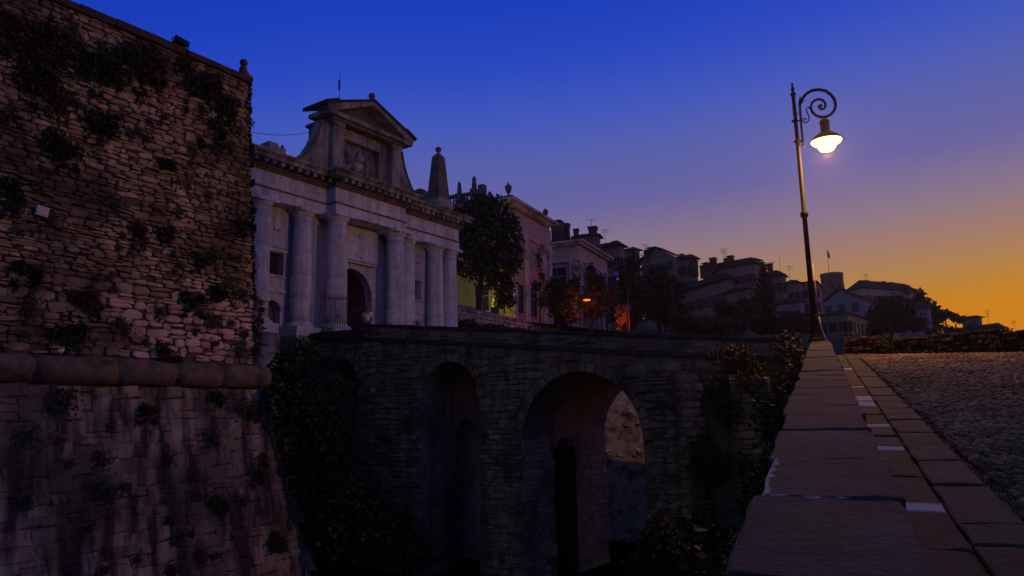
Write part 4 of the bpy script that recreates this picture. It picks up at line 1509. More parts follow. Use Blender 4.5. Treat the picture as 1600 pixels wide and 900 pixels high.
# ================================================================== RAILINGS AND PERSON AT THE GATE
def railing(name, label, pts, h, gap, fan=None, spikes=True):
    t = thing(name, label, 'railing', pts[0], 0)
    p0 = np.array(pts[0])
    for a, b2 in zip(pts[:-1], pts[1:]):
        a, b2 = np.array(a), np.array(b2)
        l = np.linalg.norm(b2 - a)
        n = max(2, int(l / gap))
        for k in range(n + 1):
            p = a + (b2 - a) * k / n - p0
            m = MB()
            m.tube([p, p + v3(0, 0, h - .08), p + v3(0, 0, h)], [.014, .014, .002] if spikes else .014, 5)
            m.build('bar', M_IRON, t)
        for z in (.12, h - .22):
            m = MB()
            m.tube([a - p0 + v3(0, 0, z), b2 - p0 + v3(0, 0, z)], .02, 5)
            m.build('rail', M_IRON, t)
    if fan is not None:
        c, d, rad = np.array(fan[0]) - p0, np.array(fan[1]), fan[2]
        for k in range(9):
            a = -.05 + k * .205
            e = c + d * rad * math.cos(a) + v3(0, 0, rad * math.sin(a))
            m = MB()
            m.tube([c, c + (e - c) * .85, c + (e - c) * 1.1], [.013, .013, .002], 5)
            m.build('fan_bar', M_IRON, t)
        m = MB()
        m.tube([c + d * rad * .85 * math.cos(a) + v3(0, 0, rad * .85 * math.sin(a)) for a in [i * .16 for i in range(11)]], .015, 5)
        m.build('fan_rim', M_IRON, t)
        n = 9
        for k in range(n):
            p = c + d * rad * 1.05 * k / n
            m = MB()
            m.tube([p - v3(0, 0, .95), p + v3(0, 0, -.1)], .013, 5)
            m.build('bar', M_IRON, t)
    return t


gz = -.25
railing('iron_railing', 'black iron railing with a spiked quarter-fan beside the second gate column', [GW(-1.25, 1.0, gz), GW(-.25, 1.45, gz), GW(-.1, 1.9, gz)], 2.0, .12, fan=(GW(-.1, 1.9, .85), NV * .35 + DV * .936, 1.0))
railing('iron_railing', 'short black iron railing between the gate columns right of the arch', [GW(4.9, 1.3, gz), GW(5.7, 1.2, gz)], 1.35, .12)
railing('iron_railing', 'low black iron bars in front of the right side of the gate arch', [GW(2.75, .9, gz - .1), GW(3.6, .95, gz - .1)], 1.15, .12, spikes=False)


def person(name, label, foot, rz, M_sh, M_tr):
    """a standing figure: one skinned body, shirt, trousers and hair as its children"""
    t = thing(name, label, 'person', foot, rz)

    def skin(nm, vs, es, rs, mat, root=0):
        me = bpy.data.meshes.new(nm)
        me.from_pydata(vs, es, [])
        o = bpy.data.objects.new(nm, me)
        COL.objects.link(o)
        md = o.modifiers.new('skin', 'SKIN')
        for i, rr_ in enumerate(rs):
            me.skin_vertices[0].data[i].radius = (rr_, rr_) if not isinstance(rr_, tuple) else rr_
            me.skin_vertices[0].data[i].use_root = (i == root)
        o.modifiers.new('sub', 'SUBSURF').levels = 1
        dg = bpy.context.evaluated_depsgraph_get()
        m2 = bpy.data.meshes.new_from_object(o.evaluated_get(dg))
        bpy.data.objects.remove(o)
        m2.materials.clear()
        m2.materials.append(mat)
        m2.polygons.foreach_set('use_smooth', [True] * len(m2.polygons))
        return obj(nm, m2, t)
    J = [(0, 0, .95), (0, 0, 1.2), (0, 0, 1.42), (0, .0, 1.50), (0, -.01, 1.57), (0, -.02, 1.66), (0, -.01, 1.73),
         (-.19, 0, 1.41), (-.25, .03, 1.14), (-.22, -.07, .92), (-.21, -.10, .85),
         (.19, 0, 1.41), (.25, .03, 1.14), (.22, -.07, .92), (.21, -.10, .85),
         (-.09, 0, .88), (-.11, -.02, .48), (-.11, .02, .08), (-.11, -.14, .04),
         (.09, 0, .88), (.12, .03, .48), (.13, .06, .08), (.13, -.10, .04)]
    E_ = [(0, 1), (1, 2), (2, 3), (3, 4), (4, 5), (5, 6), (2, 7), (7, 8), (8, 9), (9, 10), (2, 11), (11, 12), (12, 13), (13, 14), (0, 15), (15, 16), (16, 17), (17, 18), (0, 19), (19, 20), (20, 21), (21, 22)]
    R_ = [(.13, .1), (.12, .095), (.14, .1), .055, .075, .095, .07, .06, .045, .033, .035, .06, .045, .033, .035, .085, .058, .042, .04, .085, .058, .042, .04]
    M_SK = plain('skin', (.30, .18, .13), .6, .1)
    skin('body', J, E_, R_, M_SK)
    skin('shirt', [(0, 0, .93), (0, 0, 1.2), (0, 0, 1.43), (-.19, 0, 1.41), (-.245, .025, 1.16), (.19, 0, 1.41), (.245, .025, 1.16)], [(0, 1), (1, 2), (2, 3), (3, 4), (2, 5), (5, 6)], [(.165, .125), (.16, .125), (.165, .12), .078, .066, .078, .066], M_sh)
    skin('trousers', [(0, 0, .95), (-.09, 0, .86), (-.11, -.02, .48), (-.11, .02, .1), (.09, 0, .86), (.12, .03, .48), (.13, .06, .1)], [(0, 1), (1, 2), (2, 3), (0, 4), (4, 5), (5, 6)], [(.15, .115), .1, .075, .065, .1, .075, .065], M_tr)
    m = MB()
    m.ball((0, .0, 1.70), (.088, .10, .095), 10, 8)
    m.build('hair', plain('hair', (.02, .015, .01), .8), t, True)
    m = MB()
    for s in (-1, 1):
        m.ball((s * .032, -.108, 1.665), .011, 6, 4)
        m.ball((s * .095, -.01, 1.65), (.014, .02, .03), 6, 4)
    m.ball((0, -.118, 1.635), (.013, .02, .018), 6, 4)
    m.tube([(-.025, -.105, 1.60), (.025, -.105, 1.60)], .006, 4)
    for s in (-1, 1):
        for k in range(4):
            m.tube([(s * (.20 + k * .008), -.115 - .012 * k, .835), (s * (.205 + k * .008), -.12 - .012 * k, .79), (s * .205, -.11 - .01 * k, .755 + .006 * abs(k - 1))], [.010, .009, .007], 5)
        m.tube([(s * .195, -.125, .845), (s * .19, -.15, .80)], [.011, .008], 5)
    m.build('face_and_fingers', M_SK, t, True)
    return t


pp = GW(1.9, .9, -.3)
person('person', 'person in a white shirt and brown trousers standing in front of the gate arch', pp, math.atan2(-pp[0], pp[1]) - .3, plain('white_shirt', (.72, .68, .70), .85, .1), plain('brown_trousers', (.10, .07, .05), .9, .2))
tag(obj('gate_forecourt', mesh('gate_forecourt', [GW(-.0, -6, -.36), GW(4.9, -6, -.36), GW(4.9, 4.0, -.36), GW(-.0, 4.0, -.36)], [(0, 1, 2, 3)], M_PAVE)), kind='structure')

# ================================================================== TERRACE WALL AND BACKGROUND
r = random.Random(41)
ta, tb = at(705, 468.5, 50.0), at(912, 518, 68.0)
td = tb - ta
tl = float(np.linalg.norm(td[:2]))
tw_ = thing('terrace_wall', 'sloping rubble terrace wall right of the gate, below the big tree and the pink palace', 'wall', (ta[0], ta[1], 3.0), math.atan2(td[1], td[0]))
th0, th1 = ta[2] - 3.0, tb[2] - 3.0
obj('core', mesh('core', [(-2, 0, -2), (tl + 14, 0, -2), (tl + 14, 1.2, -2), (-2, 1.2, -2), (-2, .6, th0 - .05), (tl + 14, .6, th1 + (th1 - th0) / tl * 14 - .05), (tl + 14, 1.4, th1 + (th1 - th0) / tl * 14 - .05), (-2, 1.4, th0 - .05)], BOXF, M_RUBBLE_CORE), tw_)
M_TERR = stone('terrace_stone', [(.54, .46, .42), (.36, .30, .28), (.62, .54, .50), (.44, .36, .33)], dirt_sc=.4)
tc_ = [c for c in cells(0, max(th0, th1) + .3, lambda z: -2, lambda z: tl + 13, (.22, .42), (.35, .9), r) if c[1] + c[3] < th0 + (th1 - th0) * (c[0] + c[2] / 2) / tl + .06]
lay(tw_, [(v3(0, 0, 0), v3(1, 0, 0), v3(0, .6 / th0, 1), v3(0, -1, 0), tc_)], M_TERR, r, (.06, .16), .01, 120, shapes=RUBBLE, key=lambda s: -s[0][2] * s[0][3] * (1 if s[0][1] > th0 * .5 else .3))
tag(obj('terrace_ground', mesh('terrace_ground', [tuple(ta + v3(-6, .8, -.1)), tuple(tb + v3(6, .8, -.3)), tuple(tb + v3(16, 60, -.3)), tuple(ta + v3(-40, 60, -.1))], [(0, 1, 2, 3)], M_HILL)), kind='structure')


class House:
    """a building set by its nearest upright corner; x runs along its right face, y along its left face"""
    def __init__(s, name, label, cat, px, py, Y, azd, pxr, pxl, mwall, zb=None, mleft=None, group=None):
        s.P = at(px, py, Y)
        a = math.radians(azd)
        s.e1, s.e2 = v3(math.sin(a), math.cos(a), 0), v3(-math.cos(a), math.sin(a), 0)
        s.zb = hill_h(s.P[0], s.P[1]) - 1.5 if zb is None else zb
        s.h = s.P[2] - s.zb
        s.t = thing(name, label, cat, (s.P[0], s.P[1], s.zb), math.atan2(s.e1[1], s.e1[0]), group)
        s.wr, s.wl = s.reach(pxr, s.e1), s.reach(pxl, s.e2)
        s.mw = mwall
        h = s.h
        m = MB()
        m.add([(0, 0, 0), (s.wr, 0, 0), (s.wr, s.wl, 0), (0, s.wl, 0), (0, 0, h), (s.wr, 0, h), (s.wr, s.wl, h), (0, s.wl, h)], [(0, 1, 5, 4), (1, 2, 6, 5), (2, 3, 7, 6), (4, 5, 6, 7)], 0)
        m.add([(0, 0, 0), (0, s.wl, 0), (0, s.wl, h), (0, 0, h)], [(3, 2, 1, 0)], 1)
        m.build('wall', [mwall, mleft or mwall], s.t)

    def reach(s, px, e):
        """length along e from the corner until it shows at picture column px"""
        d = ray(px, 450)
        # solve (P + L e) x-direction against camera axes
        f = lambda L: 800 + F_PX * ((s.P + e * L) @ RT) / ((s.P + e * L) @ FW) - px
        lo, hi = 0.0, 200.0
        flo = f(lo)
        for q in range(50):
            mid = (lo + hi) / 2
            if f(mid) * flo > 0:
                lo = mid
            else:
                hi = mid
        return max(1.5, min(lo, 60))

    def box(s, name, x0, x1, y0, y1, z0, z1, mat, parent=None, taper=0.0):
        m = MB()
        m.box(x0, x1, y0, y1, z0, z1, taper=taper)
        return m.build(name, mat, parent or s.t)

    def hip(s, rise, over=.6, mat=None, ridge='x', th=.18):
        h, a, b = s.h, s.wr, s.wl
        o = over
        m = MB()
        L = [(-o, -o), (a + o, -o), (a + o, b + o), (-o, b + o)]
        k = min(a, b) / 2
        if ridge == 'x':
            R = [(k * .9, b / 2), (a - k * .9, b / 2)] if a > b else [(a / 2 - .2, b / 2), (a / 2 + .2, b / 2)]
            top = [(0, 1, 9, 8), (1, 2, 9), (2, 3, 8, 9), (3, 0, 8)]
        else:
            R = [(a / 2, k * .9), (a / 2, b - k * .9)] if b > a else [(a / 2, b / 2 - .2), (a / 2, b / 2 + .2)]
            top = [(0, 1, 8), (1, 2, 9, 8), (2, 3, 9), (3, 0, 8, 9)]
        lo = [(x, y, h + .01) for x, y in L]
        up = [(x, y, h + th) for x, y in L]
        vs = up + lo + [(R[0][0], R[0][1], h + rise), (R[1][0], R[1][1], h + rise)]
        m.add(vs, top + [(4, 5, 1, 0), (5, 6, 2, 1), (6, 7, 3, 2), (7, 4, 0, 3), (7, 6, 5, 4)])
        s.roof = m.build('roof', mat or M_TILE, s.t)
        return s.roof

    def gable(s, rise, over=.6, along='x', th=.2):
        h, a, b, o = s.h, s.wr, s.wl, over
        m = MB()
        if along == 'x':
            P = [(-o, -o, h), (a + o, -o, h), (a + o, b / 2, h + rise), (-o, b / 2, h + rise), (a + o, b + o, h), (-o, b + o, h)]
            ends = [[(0, 0, h), (0, b, h), (0, b / 2, h + rise - .2)], [(a, 0, h), (a, b, h), (a, b / 2, h + rise - .2)]]
        else:
            P = [(-o, b + o, h), (-o, -o, h), (a / 2, -o, h + rise), (a / 2, b + o, h + rise), (a + o, -o, h), (a + o, b + o, h)]
            ends = [[(0, 0, h), (a, 0, h), (a / 2, 0, h + rise - .2)], [(0, b, h), (a, b, h), (a / 2, b, h + rise - .2)]]
        T = [(x, y, z + th) for x, y, z in P]
        m.add(P + T, [(6, 7, 8, 9), (9, 8, 10, 11), (0, 3, 2, 1), (3, 5, 4, 2), (0, 1, 7, 6), (4, 5, 11, 10), (1, 2, 8, 7), (2, 4, 10, 8), (3, 0, 6, 9), (5, 3, 9, 11)])
        s.roof = m.build('roof', M_TILE, s.t)
        g = MB()
        for e in ends:
            g.add(e, [(0, 1, 2)])
        g.build('gable', s.mw, s.t)

    def windows(s, face, us, zs, w, h, shut=True, arch=False, sill=True, mat=None):
        """window parts (frame) with a pane and, if any, shutters as sub-parts"""
        for u in us:
            for z in zs:
                rz = 0 if face == 'R' else -math.pi / 2
                loc = (u, 0, z) if face == 'R' else (0, u, z)
                key = ('win', round(w, 2), round(h, 2))
                m = MB()
                fw = .09
                for (x0, x1, z0, z1) in ((-w / 2 - fw, -w / 2, -h / 2, h / 2), (w / 2, w / 2 + fw, -h / 2, h / 2), (-w / 2 - fw, w / 2 + fw, h / 2, h / 2 + fw)):
                    m.box(x0, x1, -.07, .06, z0, z1)
                if sill:
                    m.box(-w / 2 - fw * 2, w / 2 + fw * 2, -.14, .06, -h / 2 - .1, -h / 2)
                f = m.build('window', mat or M_TRIM, s.t, loc=loc, rot=(0, 0, rz))
                m = MB()
                m.box(-w / 2, w / 2, -.012, .02, -h / 2, h / 2)
                m.build('pane', M_GLASS, f)
                m = MB()
                m.box(-.025, .025, -.03, .0, -h / 2, h / 2)
                m.box(-w / 2, w / 2, -.03, .0, h * .12, h * .12 + .05)
                m.build('glazing_bar', mat or M_TRIM, f)
                if shut:
                    for q in (-1, 1):
                        m = MB()
                        x = q * (w / 2 + fw + w * .26)
                        m.box(x - w * .25, x + w * .25, -.06, -.01, -h / 2, h / 2)
                        m.build('shutter', M_SHUT, f)

    def chimney(s, x, y, z, w=.6, h=1.3):
        m = MB()
        m.box(x - w / 2, x + w / 2, y - w / 2, y + w / 2, z - 1.2, z + h)
        m.box(x - w * .62, x + w * .62, y - w * .62, y + w * .62, z + h, z + h + .12)
        m.box(x - w * .4, x + w * .4, y - w * .4, y + w * .4, z + h + .12, z + h + .3)
        m.box(x - w * .66, x + w * .66, y - w * .66, y + w * .66, z + h + .3, z + h + .42)
        return m.build('chimney', M_CHIM, s.roof)

    def inv(s, p):
        d = np.array(p) - v3(s.P[0], s.P[1], s.zb)
        return float(d @ s.e1), float(d @ s.e2), float(d[2])

    def chim_px(s, px, py, dy, w=.7, h=1.0):
        """chimney whose top shows at a picture place, set back by dy metres from the right face"""
        Yv = s.P[1] + dy
        p = at(px, py, Yv)
        x, y, z = s.inv(p)
        return s.chimney(x, y, z - h - .42, w, h)


M_TRIM = stone('window_trim', [(.40, .36, .33), (.36, .32, .30)], dirt_sc=.6, bump=(6, .1))
M_CHIM = stone('chimney_plaster', [(.16, .11, .09), (.12, .09, .08)], dirt_sc=.8)
W_PINK = wallmat('pink_plaster', (.82, .42, .29), .75)
W_YEL = wallmat('yellow_plaster', (.70, .58, .13), .6)
W_CREAM = wallmat('cream_stone', (.76, .57, .42), .7)
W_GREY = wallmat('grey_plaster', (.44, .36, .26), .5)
W_DARK = wallmat('brown_plaster', (.38, .29, .19), .5)
W_RUST = wallmat('rust_plaster', (.50, .33, .21), .5)
W_WHITE = wallmat('white_plaster', (.42, .40, .42), .6)
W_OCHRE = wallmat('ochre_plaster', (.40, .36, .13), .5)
M_PIL = stone('pilaster_stone', [(.82, .68, .62), (.78, .64, .58)], dirt_sc=.5, bump=(6, .15))

# ---- pink palace
A = House('pink_palace', 'pink palace with pale pilasters and rooftop urns behind the big tree', 'palace', 797, 318, 68, 25.6, 858, 640, W_PINK, zb=7.0, mleft=W_YEL)
h, wr, wl = A.h, A.wr, A.wl
A.box('plinth', -.25, wr + .25, -.25, wl, 0, 1.5, wallmat('red_plinth', (.55, .22, .19), .7))
A.box('plinth_moulding', -.35, wr + .35, -.35, wl, 1.502, 1.75, M_PIL)
A.box('band', -.2, wr + .2, -.2, wl, h - 2.75, h - 2.4, M_PIL)
A.box('frieze', -.12, wr + .12, -.12, wl, h - 2.398, h - .5, W_CREAM)
A.box('cornice', -.5, wr + .5, -.5, wl, h - .05, h + .18, M_PIL)
A.box('cornice', -.85, wr + .85, -.85, wl, h + .182, h + .42, M_PIL)
for k in range(int(wr / .55)):
    A.box('modillion', .1 + k * .55, .32 + k * .55, -.5, -.1, h - .32, h - .052, M_PIL)
A.hip(2.2, .5, M_TILE, 'y')
A.roof.location.z = .43
nb = 3
bays = [wr * .16, wr * .52]
for x in (wr - .45, wr - 1.9, .45, wr * .34):
    A.box('pilaster', x - .35, x + .35, -.28, -.001, 1.75, h - 3.2, M_PIL)
    A.box('pilaster_capital', x - .45, x + .45, -.36, -.001, h - 3.198, h - 2.752, M_PIL)
A.windows('R', [wr * .18, wr * .52], [4.3], 1.5, 2.9, False, mat=M_PIL)
A.windows('R', [wr * .18, wr * .52], [h - 4.6], 1.3, 1.6, False, mat=M_PIL)
A.windows('R', [wr * .18, wr * .52], [.9], 1.1, .8, False, mat=M_PIL)
A.windows('L', [3.2, 7.5, 12.0, 16.5], [4.2], 1.5, 3.0, False, mat=M_PIL)
A.windows('L', [3.2, 7.5, 12.0, 16.5], [h - 4.6], 1.3, 1.7, False, mat=M_PIL)
for u in (3.2, 7.5):
    b = MB()
    b.box(-.7, -.05, u - 1.6, u + 1.6, 1.9, 2.1)
    b.box(-.7, -.52, u - 1.6, u + 1.6, 2.85, 3.0)
    for k in range(12):
        b.lathe([(.04, 2.1), (.09, 2.3), (.05, 2.6), (.07, 2.85)], -.61, u - 1.45 + k * .26, 6)
    b.build('balcony', M_PIL, A.t)
# rooftop balustrade along the left face, and the round-topped crest
xs = [A.reach(px, A.e2) for px in (752, 742, 716, 690, 676, 640)]
b0 = MB()
zt0 = A.h + .45
b0.box(.0, .5, xs[0] - .3, xs[3] + .6, zt0, zt0 + .35)
b0.box(-.05, .55, xs[0] - .3, xs[3] + .6, zt0 + 1.2, zt0 + 1.42)
b0.build('balustrade_rail', M_GRIME, A.t)
n = int((xs[3] - xs[0]) / .34)
for k in range(n):
    b0 = MB()
    b0.lathe([(.06, zt0 + .35), (.12, zt0 + .55), (.06, zt0 + .9), (.09, zt0 + 1.2)], .25, xs[0] + .3 + k * .34, 7)
    b0.build('baluster', M_GRIME, A.t)
for x, hh_ in ((xs[0], 2.0), (xs[1] + .2, 1.7), (xs[2], 1.5), (xs[3], 1.5)):
    A.box('balustrade_pier', -.1, .6, x - .32, x + .32, zt0, zt0 + hh_, M_GRIME)
xc = (xs[4] + xs[5]) / 2 + .3
A.box('crest_base', -.1, .9, xs[4] - .8, xs[5] + 1.4, zt0, zt0 + 1.1, M_GRIME)
b0 = MB()
pg = [(xc - 1.15 + 0, zt0 + 1.1)] + [(xc - 1.15 * math.cos(math.pi * k / 14), zt0 + 1.5 + 1.25 * math.sin(math.pi * k / 14)) for k in range(15)] + [(xc + 1.15, zt0 + 1.1)]
b0.prism(pg, 0, .6)
b0.v = [(y, x, z) for x, y, z in b0.v]
b0.f = [f[::-1] for f in b0.f]
b0.build('round_crest', M_GRIME, A.t)


def urn(Hs, x, y, z, sc, label):
    p = v3(Hs.P[0], Hs.P[1], Hs.zb) + Hs.e1 * x + Hs.e2 * y + v3(0, 0, z)
    t = thing('stone_urn', label, 'urn', p, 0, 'urns on the palace roofs')
    m = MB()
    m.lathe([(.30 * sc, 0), (.30 * sc, .15 * sc), (.14 * sc, .22 * sc), (.10 * sc, .4 * sc), (.24 * sc, .6 * sc), (.36 * sc, .95 * sc), (.38 * sc, 1.15 * sc), (.28 * sc, 1.2 * sc)], 0, 0, 12)
    m.build('bowl', M_GRIME, t, True)
    m = MB()
    m.lathe([(.40 * sc, 1.2 * sc), (.34 * sc, 1.3 * sc), (.16 * sc, 1.45 * sc), (.07 * sc, 1.55 * sc), (.1 * sc, 1.64 * sc), (.02 * sc, 1.78 * sc)], 0, 0, 12)
    m.build('lid', M_GRIME, t, True)
    m = MB()
    m.box(-.42 * sc, .42 * sc, -.42 * sc, .42 * sc, -.5, 0)
    m.build('pedestal', M_GRIME, t)


def statue(Hs, y, z, label, arm, sc=1.0):
    p = v3(Hs.P[0], Hs.P[1], Hs.zb) + Hs.e1 * .25 + Hs.e2 * y + v3(0, 0, z)
    t = thing('statue', label, 'statue', p, math.atan2(-p[0], p[1]) * -1, 'statues on the palace roof')
    t.scale = (sc, sc, sc)
    m = MB()
    m.lathe([(.34, 0), (.34, .12), (.30, .14)], 0, 0, 10)
    m.build('base', M_GRIME, t)
    vs = [(0, 0, .92), (.02, 0, 1.2), (0, 0, 1.42), (0, 0, 1.52), (0, -.02, 1.66), (-.15, 0, 1.36), (-.2, .02, 1.12), (-.08, -.17, 1.0), (.15, 0, 1.36), (.25, 0, 1.16) if arm else (.2, 0, 1.1), (.17, -.12, 1.42) if arm else (.1, -.2, 1.2), (-.07, 0, .5), (-.09, 0, .13), (.1, -.05, .5), (.13, .02, .13)]
    es = [(0, 1), (1, 2), (2, 3), (3, 4), (2, 5), (5, 6), (6, 7), (2, 8), (8, 9), (9, 10), (0, 11), (11, 12), (0, 13), (13, 14)]
    rs_ = [(.17, .13), (.14, .11), (.15, .11), .06, .11, .07, .055, .05, .07, .055, .05, .13, .09, .13, .09]
    me = bpy.data.meshes.new('figure')
    me.from_pydata(vs, es, [])
    o = bpy.data.objects.new('figure', me)
    COL.objects.link(o)
    o.modifiers.new('skin', 'SKIN')
    for i, q in enumerate(rs_):
        me.skin_vertices[0].data[i].radius = q if isinstance(q, tuple) else (q, q)
    o.modifiers.new('sub', 'SUBSURF').levels = 1
    m2 = bpy.data.meshes.new_from_object(o.evaluated_get(bpy.context.evaluated_depsgraph_get()))
    bpy.data.objects.remove(o)
    m2.materials.clear()
    m2.materials.append(M_GRIME)
    obj('figure', m2, t)
    m = MB()
    m.lathe([(.30, .12), (.28, .5), (.24, .85), (.22, 1.05), (.24, 1.25), (.16, 1.4)], 0, .05, 9)
    m.build('drapery', M_GRIME, t, True)


statue(A, xs[2], zt0 + 1.45, 'slim stone statue on the palace balustrade just right of the gate obelisk', False, .85)
statue(A, xs[1] + .2, zt0 + 1.7, 'stone statue with raised arm on the corner pier of the palace balustrade', True, .88)
statue(A, xs[4] - .55, zt0 + 1.1, 'crouching stone statue beside the round crest, left of the gate obelisk', True, .8)
urn(A, .3, .3, h + .75, .9, 'stone urn on the near corner of the pink palace roof')
urn(A, wr - .2, .3, h + .75, .78, 'stone urn at the far right end of the pink palace roof')
t_ = A.t
# roof ends: low blocks carrying the urns
A.box('roof_block', -.5, 1.1, -.5, 1.1, h + .425, h + .7, M_GRIME)
A.box('roof_block', wr - 1.0, wr + .6, -.5, 1.1, h + .425, h + .7, M_GRIME)

# ---- second palace
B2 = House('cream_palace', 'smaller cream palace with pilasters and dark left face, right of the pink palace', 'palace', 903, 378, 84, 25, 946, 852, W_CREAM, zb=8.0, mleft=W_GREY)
h, wr, wl = B2.h, B2.wr, B2.wl
B2.box('frieze', -.15, wr + .15, -.15, wl, h - 1.9, h - .4, W_CREAM)
B2.box('band', -.22, wr + .22, -.22, wl, h - 2.3, h - 1.902, M_PIL)
B2.box('cornice', -.6, wr + .6, -.6, wl, h - .398, h - .1, M_PIL)
B2.box('cornice', -.9, wr + .9, -.9, wl, h - .098, h + .15, M_PIL)
B2.hip(1.7, .8, M_TILE, 'y')
B2.roof.location.z = .16
for x in [.5 + k * (wr - 1.0) / 5 for k in range(6)]:
    B2.box('pilaster', x - .33, x + .33, -.26, -.001, 1.2, h - 2.302, M_PIL)
for y in (.6, 5.2):
    B2.box('pilaster', -.26, -.001, y - .5, y + .5, 1.2, h - 2.302, M_PIL)
B2.windows('R', [.5 + (k + .5) * (wr - 1) / 5 for k in range(5)], [h - 4.1], .95, 2.0, False, mat=M_PIL)
B2.windows('R', [.5 + (k + .5) * (wr - 1) / 5 for k in range(5)], [h - 8.2], .95, 2.0, False, mat=M_PIL)
B2.windows('L', [2.8, 7.6], [h - 4.3, h - 8.6], 2.4, 2.9, False, mat=M_PIL)
urn(B2, -.2, 2.0, h + .9, 1.05, 'stone urn on the corner of the smaller cream palace')
B2.box('roof_block', -.7, .5, 1.4, 2.6, h + .152, h + .42, M_GRIME)
B2.chim_px(870, 348, 4, 1.15, 1.3)
B2.chim_px(884, 352, 5, .8, .6)


def row_house(name, label, px, py, Y, az, pxr, pxl, mw, rise=1.8, ridge='x', over=.7, wins=(), chims=(), roof='hip', cat='house', zb=None, left=None):
    Hh = House(name, label, cat, px, py, Y, az, pxr, pxl, mw, zb=zb, mleft=left, group='old houses along the hill')
    if roof == 'hip':
        Hh.hip(rise * .8, over * .6, None, ridge, .14)
    else:
        Hh.gable(rise, over, ridge)
    for (face, n, zs_, w_, h_, sh) in wins:
        L = Hh.wr if face == 'R' else Hh.wl
        Hh.windows(face, [L * (k + .5) / n for k in range(n)], [Hh.h - z for z in zs_], w_, h_, sh)
    for c in chims:
        Hh.chim_px(*c)
    return Hh


row_house('town_house', 'tall narrow dark house with a roof terrace block, above the cream palace roof', 934, 368, 108, 18, 938, 897, W_DARK, .9, 'y', .8, [('L', 2, (2.2,), 1.0, 1.3, True)], [(926, 355, 6, 1.2, .8), (900, 358, 3, .7, .8)])
row_house('town_house', 'dark house with grey wall and low hipped roof, second right of the cream palace', 969, 384, 112, 35, 974, 930, W_GREY, 1.3, 'y', .9, [('L', 3, (2.5, 5.6), 1.0, 1.5, True)], [(962, 377, 4, .8, .5)])
row_house('town_house', 'small dark house with sloping eaves standing left of the gap in the skyline', 990, 390, 116, 50, 993, 962, W_DARK, .9, 'y', .7, [('L', 2, (2.6,), 1.0, 1.4, True)])
row_house('town_house', 'dark gabled house making the highest roof peak in the middle of the skyline', 1050, 400, 122, 45, 1056, 1002, W_DARK, 2.1, 'x', .5, [('L', 3, (1.6, 4.6), 1.0, 1.5, True)], [(1016, 387, 4, .9, .6), (1009, 391, 3, .6, .5)], roof='gable')
row_house('town_house', 'dark flat-eaved house joined to the right side of the highest gabled house', 1083, 403, 127, 40, 1086, 1040, W_RUST, 1.2, 'y', .9, [('L', 4, (2.0, 4.9), 1.0, 1.5, True)], [(1065, 397, 5, .7, .4)])
row_house('town_house', 'long lower house with stained plaster facade in the middle of the row', 1133, 437, 104, 70, 1135, 1058, W_RUST, 1.6, 'y', .8, [('L', 5, (2.6, 5.6), 1.0, 1.6, True)], [(1084, 406, 12, .9, 1.2), (1104, 411, 12, 1.0, 1.0), (1098, 415, 11, .7, .5)])
row_house('town_house', 'grey house with a steep gable and tall chimneys in the centre right of the row', 1178, 412, 118, 45, 1184, 1110, W_GREY, 1.7, 'y', .6, [('L', 4, (2.4, 5.4, 8.4), 1.0, 1.5, True)], [(1114, 403, 5, .9, 1.2), (1141, 400, 4, .9, 1.2), (1134, 404, 4, .6, .7)])
row_house('town_house', 'tower-like house with a raised square loft under flat eaves', 1181, 406, 122, 45, 1184, 1158, W_DARK, .8, 'y', .8, [('L', 1, (1.9,), .9, .9, False)], [(1189, 410, 4, .9, 1.0)])
row_house('town_house', 'brown house with balcony door and shuttered windows left of the lamp post', 1224, 430, 126, 30, 1228, 1182, W_RUST, 1.6, 'y', .7, [('L', 3, (2.2, 5.4, 8.2), 1.1, 1.7, True), ('R', 1, (2.4, 5.4), .9, 1.5, True)], [(1203, 412, 4, .8, .9)])
row_house('town_house', 'reddish house stepping down just left of the lamp post', 1249, 442, 132, 30, 1254, 1222, W_RUST, 1.3, 'y', .6, [('L', 3, (2.4, 5.6), 1.0, 1.5, True)], [(1243, 438, 3, .6, .4)])
row_house('town_house', 'pale lower house with tall windows behind the dark conifer', 1250, 472, 112, 45, 1256, 1206, W_WHITE, 1.2, 'y', .5, [('L', 4, (2.0, 4.6), .9, 1.5, False)])
row_house('town_house', 'dark loggia house half hidden by trees in the middle of the row', 1167, 452, 100, 60, 1172, 1132, W_DARK, .9, 'y', .5, [('L', 2, (2.4,), 1.8, 2.0, False)])
row_house('town_house', 'rust coloured house behind the lamp post base', 1275, 440, 136, 30, 1284, 1250, W_RUST, 1.2, 'y', .5, [('L', 2, (2.2, 5.0), 1.0, 1.5, True)])
row_house('town_house', 'white gabled house with two dark windows below the round tower', 1346, 468, 150, 50, 1352, 1284, W_WHITE, 3.0, 'x', .5, [('L', 3, (1.4, 4.6), 1.3, 1.8, False)], roof='gable')
row_house('large_house', 'long four-storey house with low hipped roof right of the round tower', 1347, 450, 170, 66, 1433, 1326, W_CREAM, 3.0, 'x', .9, [('R', 9, (2.6, 6.2, 9.4), 1.1, 1.8, True), ('L', 2, (3.4, 7.2), 1.1, 1.7, True)], [(1352, 438, 6, .9, .5), (1379, 440, 6, .9, .4), (1389, 442, 6, 1.5, .3), (1417, 446, 5, .9, .7)])
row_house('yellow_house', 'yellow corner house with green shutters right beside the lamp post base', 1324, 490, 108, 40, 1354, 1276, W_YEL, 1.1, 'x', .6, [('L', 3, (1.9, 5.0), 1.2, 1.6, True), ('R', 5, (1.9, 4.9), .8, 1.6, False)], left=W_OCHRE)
row_house('stone_house', 'pale rubble stone house among trees under the long four-storey house', 1449, 481, 140, 50, 1452, 1404, W_WHITE, 1.4, 'y', .6, [('L', 3, (2.4,), .9, 1.2, False)])
